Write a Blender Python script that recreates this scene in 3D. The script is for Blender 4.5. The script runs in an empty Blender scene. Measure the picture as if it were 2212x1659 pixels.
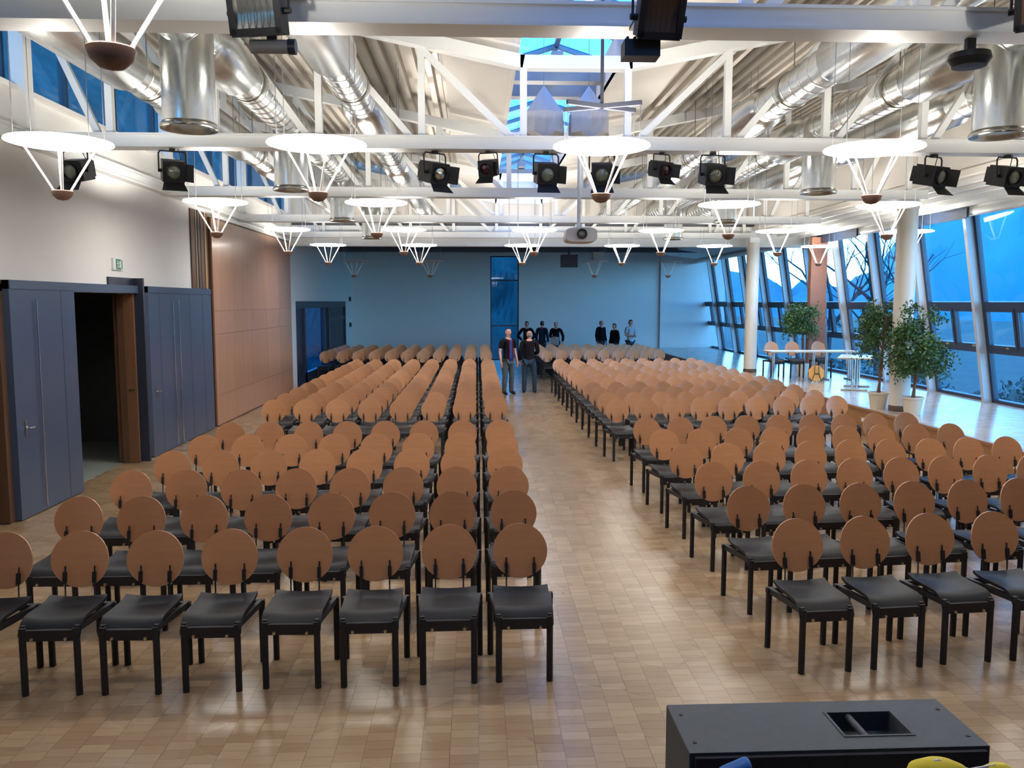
import bpy, math, random
from mathutils import Vector, Matrix, Euler
random.seed(7)
R = math.radians
SC = bpy.context.scene
COL = SC.collection

# ------------------------------------------------------------------ camera, sky, exposure
F_PX = 1790.0
cam_d = bpy.data.cameras.new('camera')
cam_d.sensor_width = 36.0
cam_d.lens = F_PX / 2212.0 * 36.0
cam_d.clip_end = 2000
cam = bpy.data.objects.new('camera', cam_d)
COL.objects.link(cam)
PITCH = math.atan(177.5 / F_PX)
YAW = math.atan(76.0 * math.cos(PITCH) / F_PX)
cam.location = (0, 0, 2.5)
cam.rotation_euler = (math.pi / 2 - PITCH, 0, -YAW)
SC.camera = cam

W = bpy.data.worlds.new('dusk_sky')
SC.world = W
W.use_nodes = True
wn = W.node_tree.nodes
wl = W.node_tree.links
wbg = wn['Background']
# dusk: pale bright horizon fading to a deep blue zenith, thin cloud breaking it up
wtc = wn.new('ShaderNodeTexCoord')
wsp = wn.new('ShaderNodeSeparateXYZ')
wl.new(wtc.outputs['Generated'], wsp.inputs[0])
wramp = wn.new('ShaderNodeValToRGB')
we = wramp.color_ramp.elements
we[0].position = 0.0
we[0].color = (0.27, 0.68, 1.0, 1)
we[1].position = 0.85
we[1].color = (0.006, 0.048, 0.15, 1)
wm = wramp.color_ramp.elements.new(0.22)
wm.color = (0.085, 0.34, 0.72, 1)
wl.new(wsp.outputs['Z'], wramp.inputs['Fac'])
wno = wn.new('ShaderNodeTexNoise')
wno.inputs['Scale'].default_value = 3.0
wno.inputs['Detail'].default_value = 5
wl.new(wtc.outputs['Generated'], wno.inputs['Vector'])
wmr = wn.new('ShaderNodeMapRange')
wmr.inputs['From Min'].default_value = 0.35
wmr.inputs['From Max'].default_value = 0.65
wmr.inputs['To Min'].default_value = 0.85
wmr.inputs['To Max'].default_value = 1.15
wl.new(wno.outputs['Fac'], wmr.inputs['Value'])
wvm = wn.new('ShaderNodeVectorMath')
wvm.operation = 'SCALE'
wl.new(wramp.outputs['Color'], wvm.inputs[0])
wl.new(wmr.outputs[0], wvm.inputs['Scale'])
wl.new(wvm.outputs[0], wbg.inputs['Color'])
wbg.inputs['Strength'].default_value = 12.0

LAMP_STRENGTH = 20.0
HALOGEN_WATTS = 120.0
SC.view_settings.view_transform = 'Standard'
SC.view_settings.look = 'None'
SC.view_settings.gamma = 1.0
SC.view_settings.use_curve_mapping = False
SC.view_settings.exposure = 0.0
SC.cycles.max_bounces = 7
SC.cycles.diffuse_bounces = 4
SC.cycles.glossy_bounces = 3
SC.cycles.transmission_bounces = 4
SC.cycles.transparent_max_bounces = 14
SC.cycles.caustics_reflective = False
SC.cycles.caustics_refractive = False

# ------------------------------------------------------------------ materials
MATS = {}


def mat(name, col, rough=0.6, metal=0.0, var=0.12, scale=6.0, stretch=(1, 1, 1), bump=0.0,
        bscale=None, coat=0.0, spec=0.5, emit=None, estr=0.0, obj_rand=0.0):
    """procedural material: a base colour broken up by noise, optional bump relief"""
    if name in MATS:
        return MATS[name]
    m = bpy.data.materials.new(name)
    m.use_nodes = True
    nt = m.node_tree
    b = nt.nodes['Principled BSDF']
    tc = nt.nodes.new('ShaderNodeTexCoord')
    mp = nt.nodes.new('ShaderNodeMapping')
    mp.inputs['Scale'].default_value = stretch
    nz = nt.nodes.new('ShaderNodeTexNoise')
    nz.inputs['Scale'].default_value = scale
    nz.inputs['Detail'].default_value = 5
    mx = nt.nodes.new('ShaderNodeMix')
    mx.data_type = 'RGBA'
    mx.inputs['A'].default_value = tuple(c * (1 - var) for c in col) + (1,)
    mx.inputs['B'].default_value = tuple(min(1, c * (1 + var)) for c in col) + (1,)
    nt.links.new(tc.outputs['Object'], mp.inputs['Vector'])
    nt.links.new(mp.outputs['Vector'], nz.inputs['Vector'])
    nt.links.new(nz.outputs['Fac'], mx.inputs['Factor'])
    src = mx.outputs['Result']
    if obj_rand > 0:
        oi = nt.nodes.new('ShaderNodeObjectInfo')
        mr = nt.nodes.new('ShaderNodeMapRange')
        mr.inputs['To Min'].default_value = 1 - obj_rand
        mr.inputs['To Max'].default_value = 1 + obj_rand
        nt.links.new(oi.outputs['Random'], mr.inputs['Value'])
        hs = nt.nodes.new('ShaderNodeHueSaturation')
        nt.links.new(mr.outputs['Result'], hs.inputs['Value'])
        nt.links.new(src, hs.inputs['Color'])
        src = hs.outputs['Color']
    nt.links.new(src, b.inputs['Base Color'])
    b.inputs['Roughness'].default_value = rough
    b.inputs['Metallic'].default_value = metal
    b.inputs['Specular IOR Level'].default_value = spec
    b.inputs['Coat Weight'].default_value = coat
    b.inputs['Coat Roughness'].default_value = 0.15
    if bump > 0:
        n2 = nt.nodes.new('ShaderNodeTexNoise')
        n2.inputs['Scale'].default_value = bscale or scale * 8
        n2.inputs['Detail'].default_value = 3
        nt.links.new(mp.outputs['Vector'], n2.inputs['Vector'])
        bp = nt.nodes.new('ShaderNodeBump')
        bp.inputs['Strength'].default_value = bump
        bp.inputs['Distance'].default_value = 0.01
        nt.links.new(n2.outputs['Fac'], bp.inputs['Height'])
        nt.links.new(bp.outputs['Normal'], b.inputs['Normal'])
    if emit:
        b.inputs['Emission Color'].default_value = emit + (1,)
        b.inputs['Emission Strength'].default_value = estr
    MATS[name] = m
    return m


def glass_mat(name, tint=(0.92, 0.97, 1.0), rough=0.0, refl=0.6):
    if name in MATS:
        return MATS[name]
    m = bpy.data.materials.new(name)
    m.use_nodes = True
    nt = m.node_tree
    nt.nodes.remove(nt.nodes['Principled BSDF'])
    out = nt.nodes['Material Output']
    tr = nt.nodes.new('ShaderNodeBsdfTransparent')
    nz = nt.nodes.new('ShaderNodeTexNoise')
    nz.inputs['Scale'].default_value = 1.3
    rp = nt.nodes.new('ShaderNodeMix')
    rp.data_type = 'RGBA'
    rp.inputs['A'].default_value = tuple(t * 0.95 for t in tint) + (1,)
    rp.inputs['B'].default_value = tint + (1,)
    nt.links.new(nz.outputs['Fac'], rp.inputs['Factor'])
    nt.links.new(rp.outputs['Result'], tr.inputs['Color'])
    gl = nt.nodes.new('ShaderNodeBsdfGlossy')
    gl.inputs['Roughness'].default_value = rough
    fr = nt.nodes.new('ShaderNodeLayerWeight')
    fr.inputs['Blend'].default_value = 0.5
    pw = nt.nodes.new('ShaderNodeMath')
    pw.operation = 'POWER'
    pw.inputs[1].default_value = 5.0
    nt.links.new(fr.outputs['Facing'], pw.inputs[0])
    ml = nt.nodes.new('ShaderNodeMath')
    ml.operation = 'MULTIPLY_ADD'
    ml.inputs[1].default_value = 0.9 * refl
    ml.inputs[2].default_value = 0.03 * refl
    nt.links.new(pw.outputs['Value'], ml.inputs[0])
    mi = nt.nodes.new('ShaderNodeMixShader')
    nt.links.new(ml.outputs['Value'], mi.inputs['Fac'])
    nt.links.new(tr.outputs['BSDF'], mi.inputs[1])
    nt.links.new(gl.outputs['BSDF'], mi.inputs[2])
    nt.links.new(mi.outputs['Shader'], out.inputs['Surface'])
    MATS[name] = m
    return m


BW, BD = 0.16, 0.09          # parquet block width (x) and depth (y)
OFF = 0.37


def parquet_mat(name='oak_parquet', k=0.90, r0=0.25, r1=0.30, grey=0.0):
    m = bpy.data.materials.new(name)
    m.use_nodes = True
    nt = m.node_tree
    N = nt.nodes.new
    L = nt.links.new
    b = nt.nodes['Principled BSDF']
    g = N('ShaderNodeNewGeometry')
    sp = N('ShaderNodeSeparateXYZ')
    L(g.outputs['Position'], sp.inputs[0])

    def mth(op, a, c=None):
        n = N('ShaderNodeMath')
        n.operation = op
        for i, v in enumerate((a, c)):
            if v is None:
                continue
            if isinstance(v, (int, float)):
                n.inputs[i].default_value = v
            else:
                L(v, n.inputs[i])
        return n.outputs[0]
    xc = mth('DIVIDE', sp.outputs[0], BW)
    ci = mth('FLOOR', xc)
    off = mth('FRACT', mth('MULTIPLY', ci, OFF))
    yc = mth('SUBTRACT', mth('DIVIDE', sp.outputs[1], BD), off)
    ri = mth('FLOOR', yc)
    cv = N('ShaderNodeCombineXYZ')
    L(ci, cv.inputs[0])
    L(ri, cv.inputs[1])
    wno = N('ShaderNodeTexWhiteNoise')
    wno.noise_dimensions = '2D'
    L(cv.outputs[0], wno.inputs['Vector'])
    ramp = N('ShaderNodeValToRGB')
    e = ramp.color_ramp.elements
    e[0].position = 0.0
    e[0].color = (0.320, 0.198, 0.103, 1)
    e[1].position = 1.0
    e[1].color = (0.432, 0.299, 0.172, 1)
    e2 = ramp.color_ramp.elements.new(0.5)
    e2.color = (0.376, 0.252, 0.141, 1)
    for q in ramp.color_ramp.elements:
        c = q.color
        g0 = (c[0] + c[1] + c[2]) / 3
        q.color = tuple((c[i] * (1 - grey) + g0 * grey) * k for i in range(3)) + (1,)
    L(wno.outputs['Value'], ramp.inputs['Fac'])
    # grain along x
    mp = N('ShaderNodeMapping')
    mp.inputs['Scale'].default_value = (4, 60, 1)
    L(g.outputs['Position'], mp.inputs['Vector'])
    gr = N('ShaderNodeTexNoise')
    gr.inputs['Scale'].default_value = 1.6
    gr.inputs['Detail'].default_value = 4
    L(mp.outputs[0], gr.inputs['Vector'])
    mr = N('ShaderNodeMapRange')
    mr.inputs['To Min'].default_value = 0.82
    mr.inputs['To Max'].default_value = 1.18
    L(gr.outputs['Fac'], mr.inputs['Value'])
    mu = N('ShaderNodeVectorMath')
    mu.operation = 'SCALE'
    L(ramp.outputs['Color'], mu.inputs[0])
    L(mr.outputs[0], mu.inputs['Scale'])
    # thin joints
    fx = mth('ABSOLUTE', mth('SUBTRACT', mth('FRACT', xc), 0.5))
    fy = mth('ABSOLUTE', mth('SUBTRACT', mth('FRACT', yc), 0.5))
    jx = mth('GREATER_THAN', fx, 0.5 - 0.0012 / BW)
    jy = mth('GREATER_THAN', fy, 0.5 - 0.0009 / BD)
    jt = mth('MAXIMUM', jx, jy)
    mx = N('ShaderNodeMix')
    mx.data_type = 'RGBA'
    L(jt, mx.inputs['Factor'])
    L(mu.outputs[0], mx.inputs['A'])
    mx.inputs['B'].default_value = (0.22, 0.145, 0.085, 1)
    L(mx.outputs['Result'], b.inputs['Base Color'])
    rn = N('ShaderNodeTexNoise')
    rn.inputs['Scale'].default_value = 0.9
    rr = N('ShaderNodeMapRange')
    rr.inputs['To Min'].default_value = r0
    rr.inputs['To Max'].default_value = r1
    L(g.outputs['Position'], rn.inputs['Vector'])
    L(rn.outputs['Fac'], rr.inputs['Value'])
    L(rr.outputs[0], b.inputs['Roughness'])
    b.inputs['Specular IOR Level'].default_value = 0.5
    MATS[name] = m
    return m


parquet_mat()
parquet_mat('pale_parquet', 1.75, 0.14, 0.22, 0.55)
mat('white_plaster', (0.84, 0.825, 0.80), 0.85, var=0.04, scale=1.5, bump=0.08, bscale=60)
mat('rear_plaster', (0.72, 0.72, 0.72), 0.85, var=0.04, scale=1.5)
mat('white_steel', (0.84, 0.86, 0.85), 0.38, var=0.04, scale=3)
mat('grey_steel', (0.30, 0.31, 0.33), 0.45, var=0.06, scale=5)
mat('slate_steel', (0.07, 0.075, 0.10), 0.5, var=0.08)
mat('galvanised', (0.68, 0.70, 0.69), 0.26, 0.95, var=0.16, scale=3.5, stretch=(1, 4, 1), bump=0.15, bscale=14)
mat('galvanised_dark', (0.42, 0.40, 0.35), 0.22, 0.95, var=0.2, scale=5)
mat('roof_deck', (0.52, 0.47, 0.40), 0.38, 0.55, var=0.18, scale=2.5, stretch=(2, 0.3, 1))
mat('white_board', (0.77, 0.735, 0.68), 0.8, var=0.05, scale=1.2)
mat('black_metal', (0.012, 0.012, 0.014), 0.5, var=0.3, scale=8)
mat('leg_black', (0.009, 0.008, 0.010), 0.55, var=0.2, scale=20)
mat('seat_black', (0.012, 0.0125, 0.015), 0.5, var=0.2, scale=40, bump=0.1, bscale=300, spec=0.3)
mat('plywood', (0.54, 0.250, 0.112), 0.34, var=0.12, scale=5, stretch=(1.5, 1, 7), coat=0.15, obj_rand=0.09)
mat('plywood_stuff', (0.54, 0.250, 0.112), 0.34, var=0.16, scale=2.2, coat=0.15)
mat('brass', (0.75, 0.62, 0.38), 0.3, 1.0, var=0.1, scale=20)
mat('lamp_glow', (0.95, 0.93, 0.9), 0.6, var=0.01, emit=(1.0, 0.945, 0.86), estr=LAMP_STRENGTH)
mat('lamp_rod', (0.9, 0.89, 0.86), 0.3, var=0.03)
mat('lamp_bowl', (0.30, 0.17, 0.12), 0.5, var=0.12, scale=18, bump=0.1)
mat('wire', (0.25, 0.25, 0.26), 0.4, 0.6, var=0.1)
mat('blue_panel', (0.062, 0.088, 0.150), 0.33, var=0.06, scale=1.6, stretch=(1, 1, 0.3))
mat('navy_panel', (0.018, 0.024, 0.045), 0.45, var=0.1)
mat('chrome', (0.78, 0.78, 0.76), 0.18, 1.0, var=0.05)
mat('wood_panel', (0.45, 0.245, 0.15), 0.33, var=0.24, scale=1.6, stretch=(1, 7, 0.35), coat=0.25, obj_rand=0.05)
mat('dark_wood', (0.11, 0.055, 0.03), 0.5, var=0.25, scale=3, stretch=(1, 6, 0.4))
mat('tan_wood', (0.36, 0.24, 0.13), 0.5, var=0.2, scale=3, stretch=(1, 6, 0.4))
mat('door_wood', (0.19, 0.09, 0.045), 0.42, var=0.2, scale=3, stretch=(6, 1, 0.4))
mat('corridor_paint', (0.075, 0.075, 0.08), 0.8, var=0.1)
mat('corridor_tile', (0.30, 0.33, 0.30), 0.4, var=0.1)
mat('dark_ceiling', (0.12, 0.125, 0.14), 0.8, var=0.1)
mat('frame_dark', (0.018, 0.035, 0.075), 0.4, var=0.12)
mat('mullion_paint', (0.46, 0.47, 0.49), 0.4, var=0.04)
mat('column_paint', (0.78, 0.74, 0.66), 0.45, var=0.03, scale=2)
mat('terracotta_board', (0.30, 0.135, 0.085), 0.7, var=0.14, scale=14, bump=0.1)
mat('curtain_cloth', (0.66, 0.68, 0.72), 0.8, var=0.06, scale=10)
mat('table_white', (0.80, 0.80, 0.80), 0.3, var=0.03)
mat('table_edge', (0.50, 0.33, 0.2), 0.45, var=0.1)
mat('orange_ply', (0.85, 0.33, 0.03), 0.4, var=0.1, scale=4, stretch=(1, 1, 6))
mat('pot_cream', (0.74, 0.66, 0.54), 0.5, var=0.05)
mat('soil', (0.06, 0.04, 0.025), 0.9, var=0.3, scale=30, bump=0.4)
mat('bark', (0.20, 0.11, 0.07), 0.8, var=0.3, scale=18, bump=0.4)
mat('leaf', (0.040, 0.115, 0.026), 0.45, var=0.45, scale=14)
mat('branch', (0.035, 0.05, 0.07), 0.9, var=0.2)
mat('speaker_black', (0.050, 0.058, 0.066), 0.62, var=0.16, scale=30, bump=0.25, bscale=260)
mat('speaker_grille', (0.022, 0.020, 0.030), 0.6, var=0.2, scale=40)
mat('riser_wood', (0.34, 0.17, 0.075), 0.42, var=0.15, scale=2, stretch=(1, 0.4, 6))
mat('stage_floor', (0.06, 0.055, 0.05), 0.6, var=0.15)
mat('skin', (0.62, 0.31, 0.23), 0.5, var=0.08, scale=9)
mat('hair_grey', (0.30, 0.22, 0.18), 0.7, var=0.15, scale=30)
mat('hair_dark', (0.025, 0.02, 0.02), 0.6, var=0.2, scale=30)
mat('jacket_black', (0.010, 0.008, 0.011), 0.8, var=0.25, scale=12, spec=0.08)
mat('jacket_red', (0.30, 0.03, 0.05), 0.8, var=0.15, spec=0.08)
mat('shirt_blue', (0.03, 0.06, 0.22), 0.8, var=0.15, spec=0.08)
mat('shirt_pale', (0.42, 0.45, 0.50), 0.8, var=0.1, spec=0.08)
mat('shirt_navy', (0.02, 0.04, 0.09), 0.8, var=0.15, spec=0.08)
mat('jeans', (0.035, 0.060, 0.095), 0.85, var=0.3, scale=6, spec=0.08)
mat('jeans_light', (0.085, 0.105, 0.115), 0.85, var=0.35, scale=4, spec=0.08)
mat('shoe_black', (0.012, 0.011, 0.011), 0.5, var=0.1)
mat('bag_canvas', (0.34, 0.36, 0.36), 0.8, var=0.1)
mat('cloth_yellow', (0.80, 0.62, 0.02), 0.7, var=0.1, scale=8)
mat('cloth_blue', (0.0, 0.12, 0.42), 0.6, var=0.1)
mat('floodlight_blue', (0.005, 0.03, 0.16), 0.4, var=0.1)
mat('reflector', (0.70, 0.70, 0.62), 0.22, 1.0, var=0.06)
mat('lens', (0.20, 0.22, 0.16), 0.05, var=0.1, coat=1.0)
mat('gel_red', (0.05, 0.008, 0.012), 0.2, var=0.2, coat=0.6)
mat('projector_white', (0.66, 0.65, 0.64), 0.4, var=0.03)
mat('sail_fabric', (0.60, 0.60, 0.62), 0.7, var=0.05, scale=2)
mat('sign_green', (0.01, 0.17, 0.09), 0.4, var=0.04)
mat('sign_white', (0.80, 0.84, 0.80), 0.4, var=0.02)
mat('outlet_white', (0.80, 0.80, 0.78), 0.4, var=0.02)
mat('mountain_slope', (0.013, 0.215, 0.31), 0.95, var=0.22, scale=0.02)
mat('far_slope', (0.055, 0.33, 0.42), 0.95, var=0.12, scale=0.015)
mat('meadow', (0.05, 0.10, 0.10), 0.95, var=0.35, scale=0.25)
mat('shrub_leaf', (0.05, 0.11, 0.12), 0.9, var=0.4, scale=3)
mat('hillside', (0.014, 0.055, 0.065), 0.95, var=0.6, scale=0.9)
glass_mat('window_glass', (0.90, 0.96, 1.0))
glass_mat('door_glass', (0.45, 0.75, 0.95))
glass_mat('strip_glass', (0.62, 0.85, 0.92))
glass_mat('skylight_glass', (0.30, 0.55, 0.78))


# ------------------------------------------------------------------ mesh helpers
class MB:
    def __init__(s):
        s.v, s.f, s.m = [], [], []
        s.cur = 0

    def add(s, vs, fs):
        o = len(s.v)
        s.v += [tuple(p) for p in vs]
        s.f += [tuple(i + o for i in f) for f in fs]
        s.m += [s.cur] * len(fs)
        return s

    def box(s, x0, x1, y0, y1, z0, z1, M=None):
        vs = [Vector(p) for p in ((x0, y0, z0), (x1, y0, z0), (x1, y1, z0), (x0, y1, z0),
                                  (x0, y0, z1), (x1, y0, z1), (x1, y1, z1), (x0, y1, z1))]
        if M is not None:
            vs = [M @ p for p in vs]
        return s.add(vs, [(0, 3, 2, 1), (4, 5, 6, 7), (0, 1, 5, 4), (1, 2, 6, 5), (2, 3, 7, 6), (3, 0, 4, 7)])

    def cbox(s, c, d, M=None):
        return s.box(c[0] - d[0] / 2, c[0] + d[0] / 2, c[1] - d[1] / 2, c[1] + d[1] / 2,
                     c[2] - d[2] / 2, c[2] + d[2] / 2, M)

    def beam(s, p0, p1, w, h, up=(0, 0, 1)):
        p0, p1 = Vector(p0), Vector(p1)
        d = (p1 - p0).normalized()
        u = Vector(up)
        if abs(d.dot(u)) > 0.98:
            u = Vector((0, 1, 0))
        r = d.cross(u).normalized()
        u = r.cross(d).normalized()
        vs = []
        for p in (p0, p1):
            for a, b in ((-1, -1), (1, -1), (1, 1), (-1, 1)):
                vs.append(p + r * (a * w / 2) + u * (b * h / 2))
        return s.add(vs, [(0, 1, 2, 3), (7, 6, 5, 4), (0, 4, 5, 1), (1, 5, 6, 2), (2, 6, 7, 3), (3, 7, 4, 0)])

    def tube(s, pts, r, n=10, caps=True):
        pts = [Vector(p) for p in pts]
        rs = r if isinstance(r, (list, tuple)) else [r] * len(pts)
        vs, fs = [], []
        ref = None
        for i, p in enumerate(pts):
            if i == 0:
                d = pts[1] - p
            elif i == len(pts) - 1:
                d = p - pts[i - 1]
            else:
                d = (pts[i + 1] - p).normalized() + (p - pts[i - 1]).normalized()
            d.normalize()
            if ref is None:
                ref = Vector((0, 0, 1)) if abs(d.z) < 0.9 else Vector((0, 1, 0))
            a = d.cross(ref).normalized()
            b = d.cross(a).normalized()
            ref = a.cross(d)
            for k in range(n):
                t = 2 * math.pi * k / n
                vs.append(p + (a * math.cos(t) + b * math.sin(t)) * rs[i])
        for i in range(len(pts) - 1):
            for k in range(n):
                k2 = (k + 1) % n
                fs.append((i * n + k, i * n + k2, (i + 1) * n + k2, (i + 1) * n + k))
        if caps:
            fs.append(tuple(range(n))[::-1])
            fs.append(tuple((len(pts) - 1) * n + k for k in range(n)))
        return s.add(vs, fs)

    def lathe(s, prof, n=24, M=None):
        """prof: list of (r, z), revolved about z"""
        vs, fs = [], []
        for r, z in prof:
            for k in range(n):
                t = 2 * math.pi * k / n
                vs.append(Vector((r * math.cos(t), r * math.sin(t), z)))
        for i in range(len(prof) - 1):
            for k in range(n):
                k2 = (k + 1) % n
                fs.append((i * n + k, i * n + k2, (i + 1) * n + k2, (i + 1) * n + k))
        if prof[0][0] > 1e-6:
            fs.append(tuple(range(n))[::-1])
        if prof[-1][0] > 1e-6:
            fs.append(tuple((len(prof) - 1) * n + k for k in range(n)))
        if M is not None:
            vs = [M @ p for p in vs]
        return s.add(vs, fs)

    def grid(s, fn, nu, nv):
        vs = [fn(i / (nu - 1), j / (nv - 1)) for j in range(nv) for i in range(nu)]
        fs = [(j * nu + i, j * nu + i + 1, (j + 1) * nu + i + 1, (j + 1) * nu + i)
              for j in range(nv - 1) for i in range(nu - 1)]
        return s.add(vs, fs)

    def shell(s, fn, nu, nv, th):
        """a sheet with thickness: th is an offset vector or function"""
        o = Vector(th)
        top = [Vector(fn(i / (nu - 1), j / (nv - 1))) for j in range(nv) for i in range(nu)]
        n = len(top)
        vs = top + [p + o for p in top]
        fs = []
        for j in range(nv - 1):
            for i in range(nu - 1):
                a = (j * nu + i, j * nu + i + 1, (j + 1) * nu + i + 1, (j + 1) * nu + i)
                fs.append(a)
                fs.append(tuple(k + n for k in a[::-1]))
        rim = [i for i in range(nu)] + [j * nu + nu - 1 for j in range(1, nv)] + \
              [(nv - 1) * nu + i for i in range(nu - 2, -1, -1)] + [j * nu for j in range(nv - 2, 0, -1)]
        for k in range(len(rim)):
            a, b = rim[k], rim[(k + 1) % len(rim)]
            fs.append((b, a, a + n, b + n))
        return s.add(vs, fs)

    def mesh(s, name, mats, smooth=None):
        me = bpy.data.meshes.new(name)
        me.from_pydata(s.v, [], s.f)
        for m in (mats if isinstance(mats, (list, tuple)) else [mats]):
            me.materials.append(MATS[m])
        if max(s.m, default=0) > 0:
            me.polygons.foreach_set('material_index', s.m)
        if smooth is not None:
            me.polygons.foreach_set('use_smooth', [True] * len(me.polygons))
            me.set_sharp_from_angle(angle=R(smooth))
        me.update()
        return me

    def obj(s, name, mats, parent=None, smooth=None):
        return link(name, s.mesh(name, mats, smooth), parent)


def link(name, me, parent=None, loc=None, rot=None):
    o = bpy.data.objects.new(name, me)
    COL.objects.link(o)
    if parent is not None:
        o.parent = parent
    if loc is not None:
        o.location = loc
    if rot is not None:
        o.rotation_euler = rot
    return o


def tag(o, label=None, cat=None, group=None, kind=None):
    if label:
        o['label'] = label
    if cat:
        o['category'] = cat
    if group:
        o['group'] = group
    if kind:
        o['kind'] = kind
    return o


def empty(name, loc=(0, 0, 0), rz=0.0, rot=None):
    o = bpy.data.objects.new(name, None)
    o.empty_display_size = 0.1
    COL.objects.link(o)
    o.location = loc
    o.rotation_euler = rot if rot else (0, 0, rz)
    return o


def thing(name, label, cat, loc=(0, 0, 0), rz=0.0, group=None, rot=None):
    return tag(empty(name, loc, rz, rot), label, cat, group)


def children(o):
    return [c for c in bpy.data.objects if c.parent == o]


def copy_tree(o, kids=None, parent=None):
    c = o.copy()
    COL.objects.link(c)
    if parent is not None:
        c.parent = parent
    for ch, sub in (kids if kids is not None else tree(o)):
        copy_tree(ch, sub, c)
    return c


def tree(o):
    return [(c, tree(c)) for c in children(o)]


def struct(o, label=None):
    o['kind'] = 'structure'
    if label:
        o['label'] = label
    return o


def T(x, y, z):
    return Matrix.Translation((x, y, z))


def RX(a):
    return Matrix.Rotation(R(a), 4, 'X')


def RY(a):
    return Matrix.Rotation(R(a), 4, 'Y')


def RZ(a):
    return Matrix.Rotation(R(a), 4, 'Z')


ORD = ['first', 'second', 'third', 'fourth', 'fifth', 'sixth', 'seventh', 'eighth', 'ninth', 'tenth', 'eleventh',
       'twelfth']

# ------------------------------------------------------------------ dimensions
XL = -5.30            # left wall face
XC = 1.18             # centre line of the hall
XR = 7.25             # platform riser
PLAT = 0.52           # platform height
XW = 10.20            # foot of the window wall
YB = 35.7             # rear wall
YE = 23.6             # end of the lit hall
YS = -4.0             # wall behind the stage
TRUSS_Y = [5.55, 9.93, 14.38, 18.9, 23.4]
ZB = 4.28             # underside of the truss bottom chord

# ------------------------------------------------------------------ floor
Y0B, Y1B = 3.5, 12.2
fl = MB()
fl.box(XL - 0.2, XR + 0.05, YS, Y0B, -0.25, 0.0)
fl.box(XL - 0.2, XR + 0.05, Y0B, Y1B, -0.25, -0.004)
fl.box(XL - 0.2, XR + 0.05, Y1B, YB + 0.2, -0.25, 0.0)
floor = struct(fl.obj('floor', 'oak_parquet'), 'beige oak parquet floor of the hall')
bb = MB()
g_ = 0.0006
bb.box(g_, BW - g_, g_, BD - g_, -0.006, 0.0)
block_me = bb.mesh('parquet_block', 'oak_parquet')
blocks = []
for ci in range(int(math.floor(XL / BW)), int(math.ceil(XR / BW)) + 1):
    off = (ci * OFF) % 1.0
    for ri in range(int(Y0B / BD) - 2, int(Y1B / BD) + 2):
        y = (ri + off) * BD
        x = ci * BW
        if y + BD <= Y0B or y >= Y1B or x + BW <= XL or x >= XR:
            continue
        blocks.append((x, y))
near = sorted(blocks, key=lambda p: (0 if (3.95 < p[1] < 5.2 and -2.6 < p[0] < 1.1) else 1, p[1] + 0.1 * abs(p[0] + 0.5)))
single = near[:300]
rest = near[300:]
for x, y in single:
    link('parquet_block', block_me, floor, (x, y, 0))
ps = MB()
for x, y in rest:
    ps.box(max(x, XL) + g_, min(x + BW, XR + 0.04) - g_, max(y + g_, Y0B), min(y + BD - g_, Y1B), -0.006, 0.0)
tag(ps.obj('parquet_field', 'oak_parquet', floor), kind='stuff')

# platform by the windows
pf = MB()
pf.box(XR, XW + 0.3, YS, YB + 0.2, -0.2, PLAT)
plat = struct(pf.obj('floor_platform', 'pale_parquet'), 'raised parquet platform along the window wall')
rs = MB()
rs.box(XR - 0.025, XR, YS, YB, 0.0, PLAT - 0.04)
rs.box(XR - 0.045, XR + 0.03, YS, YB, PLAT - 0.04, PLAT + 0.004)
rs.obj('riser_board', 'riser_wood', plat)
om = MB()
om.box(-0.012, 0.0, -0.13, 0.13, -0.035, 0.035)
om.box(-0.016, -0.012, -0.10, 0.10, -0.018, 0.018)
ome = om.mesh('riser_outlet', 'outlet_white')
for y in [9.1 + 1.48 * k for k in range(10)]:
    link('riser_outlet', ome, plat, (XR - 0.025, y, 0.30))

# stage below the camera
st = MB()
st.box(XL, XR, YS, 2.45, 0.0, 0.80)
stage = struct(st.obj('floor_stage', 'stage_floor'), 'dark stage floor at the front of the hall')

# ------------------------------------------------------------------ left wall (with openings)
wl_ = MB()
a, b_ = XL - 0.2, XL


def wseg(y0, y1, z0, z1):
    wl_.box(a, b_, y0, y1, z0, z1)


wseg(YS, 7.4, 0, 4.97)
wseg(7.4, 9.46, 2.70, 4.97)
wseg(9.46, 11.0, 0, 4.97)
wseg(11.0, 13.0, 2.63, 4.97)
wseg(13.0, 16.6, 0, 4.97)
wseg(16.6, YE + 0.1, 0, 4.97)
wseg(YS, YE + 0.2, 6.15, 6.9)
wall_left = struct(wl_.obj('wall_left', 'white_plaster'), 'white plaster left wall of the hall')
wr = MB()
wr.box(a, b_, YE + 0.1, 24.6, 0, 5.0)
wr.box(a, b_, 24.6, 33.9, 2.52, 5.0)
wr.box(a, b_, 33.9, YB, 0, 5.0)
struct(wr.obj('wall_left_rear', 'rear_plaster'), 'plain left wall of the unlit rear hall')

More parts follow.
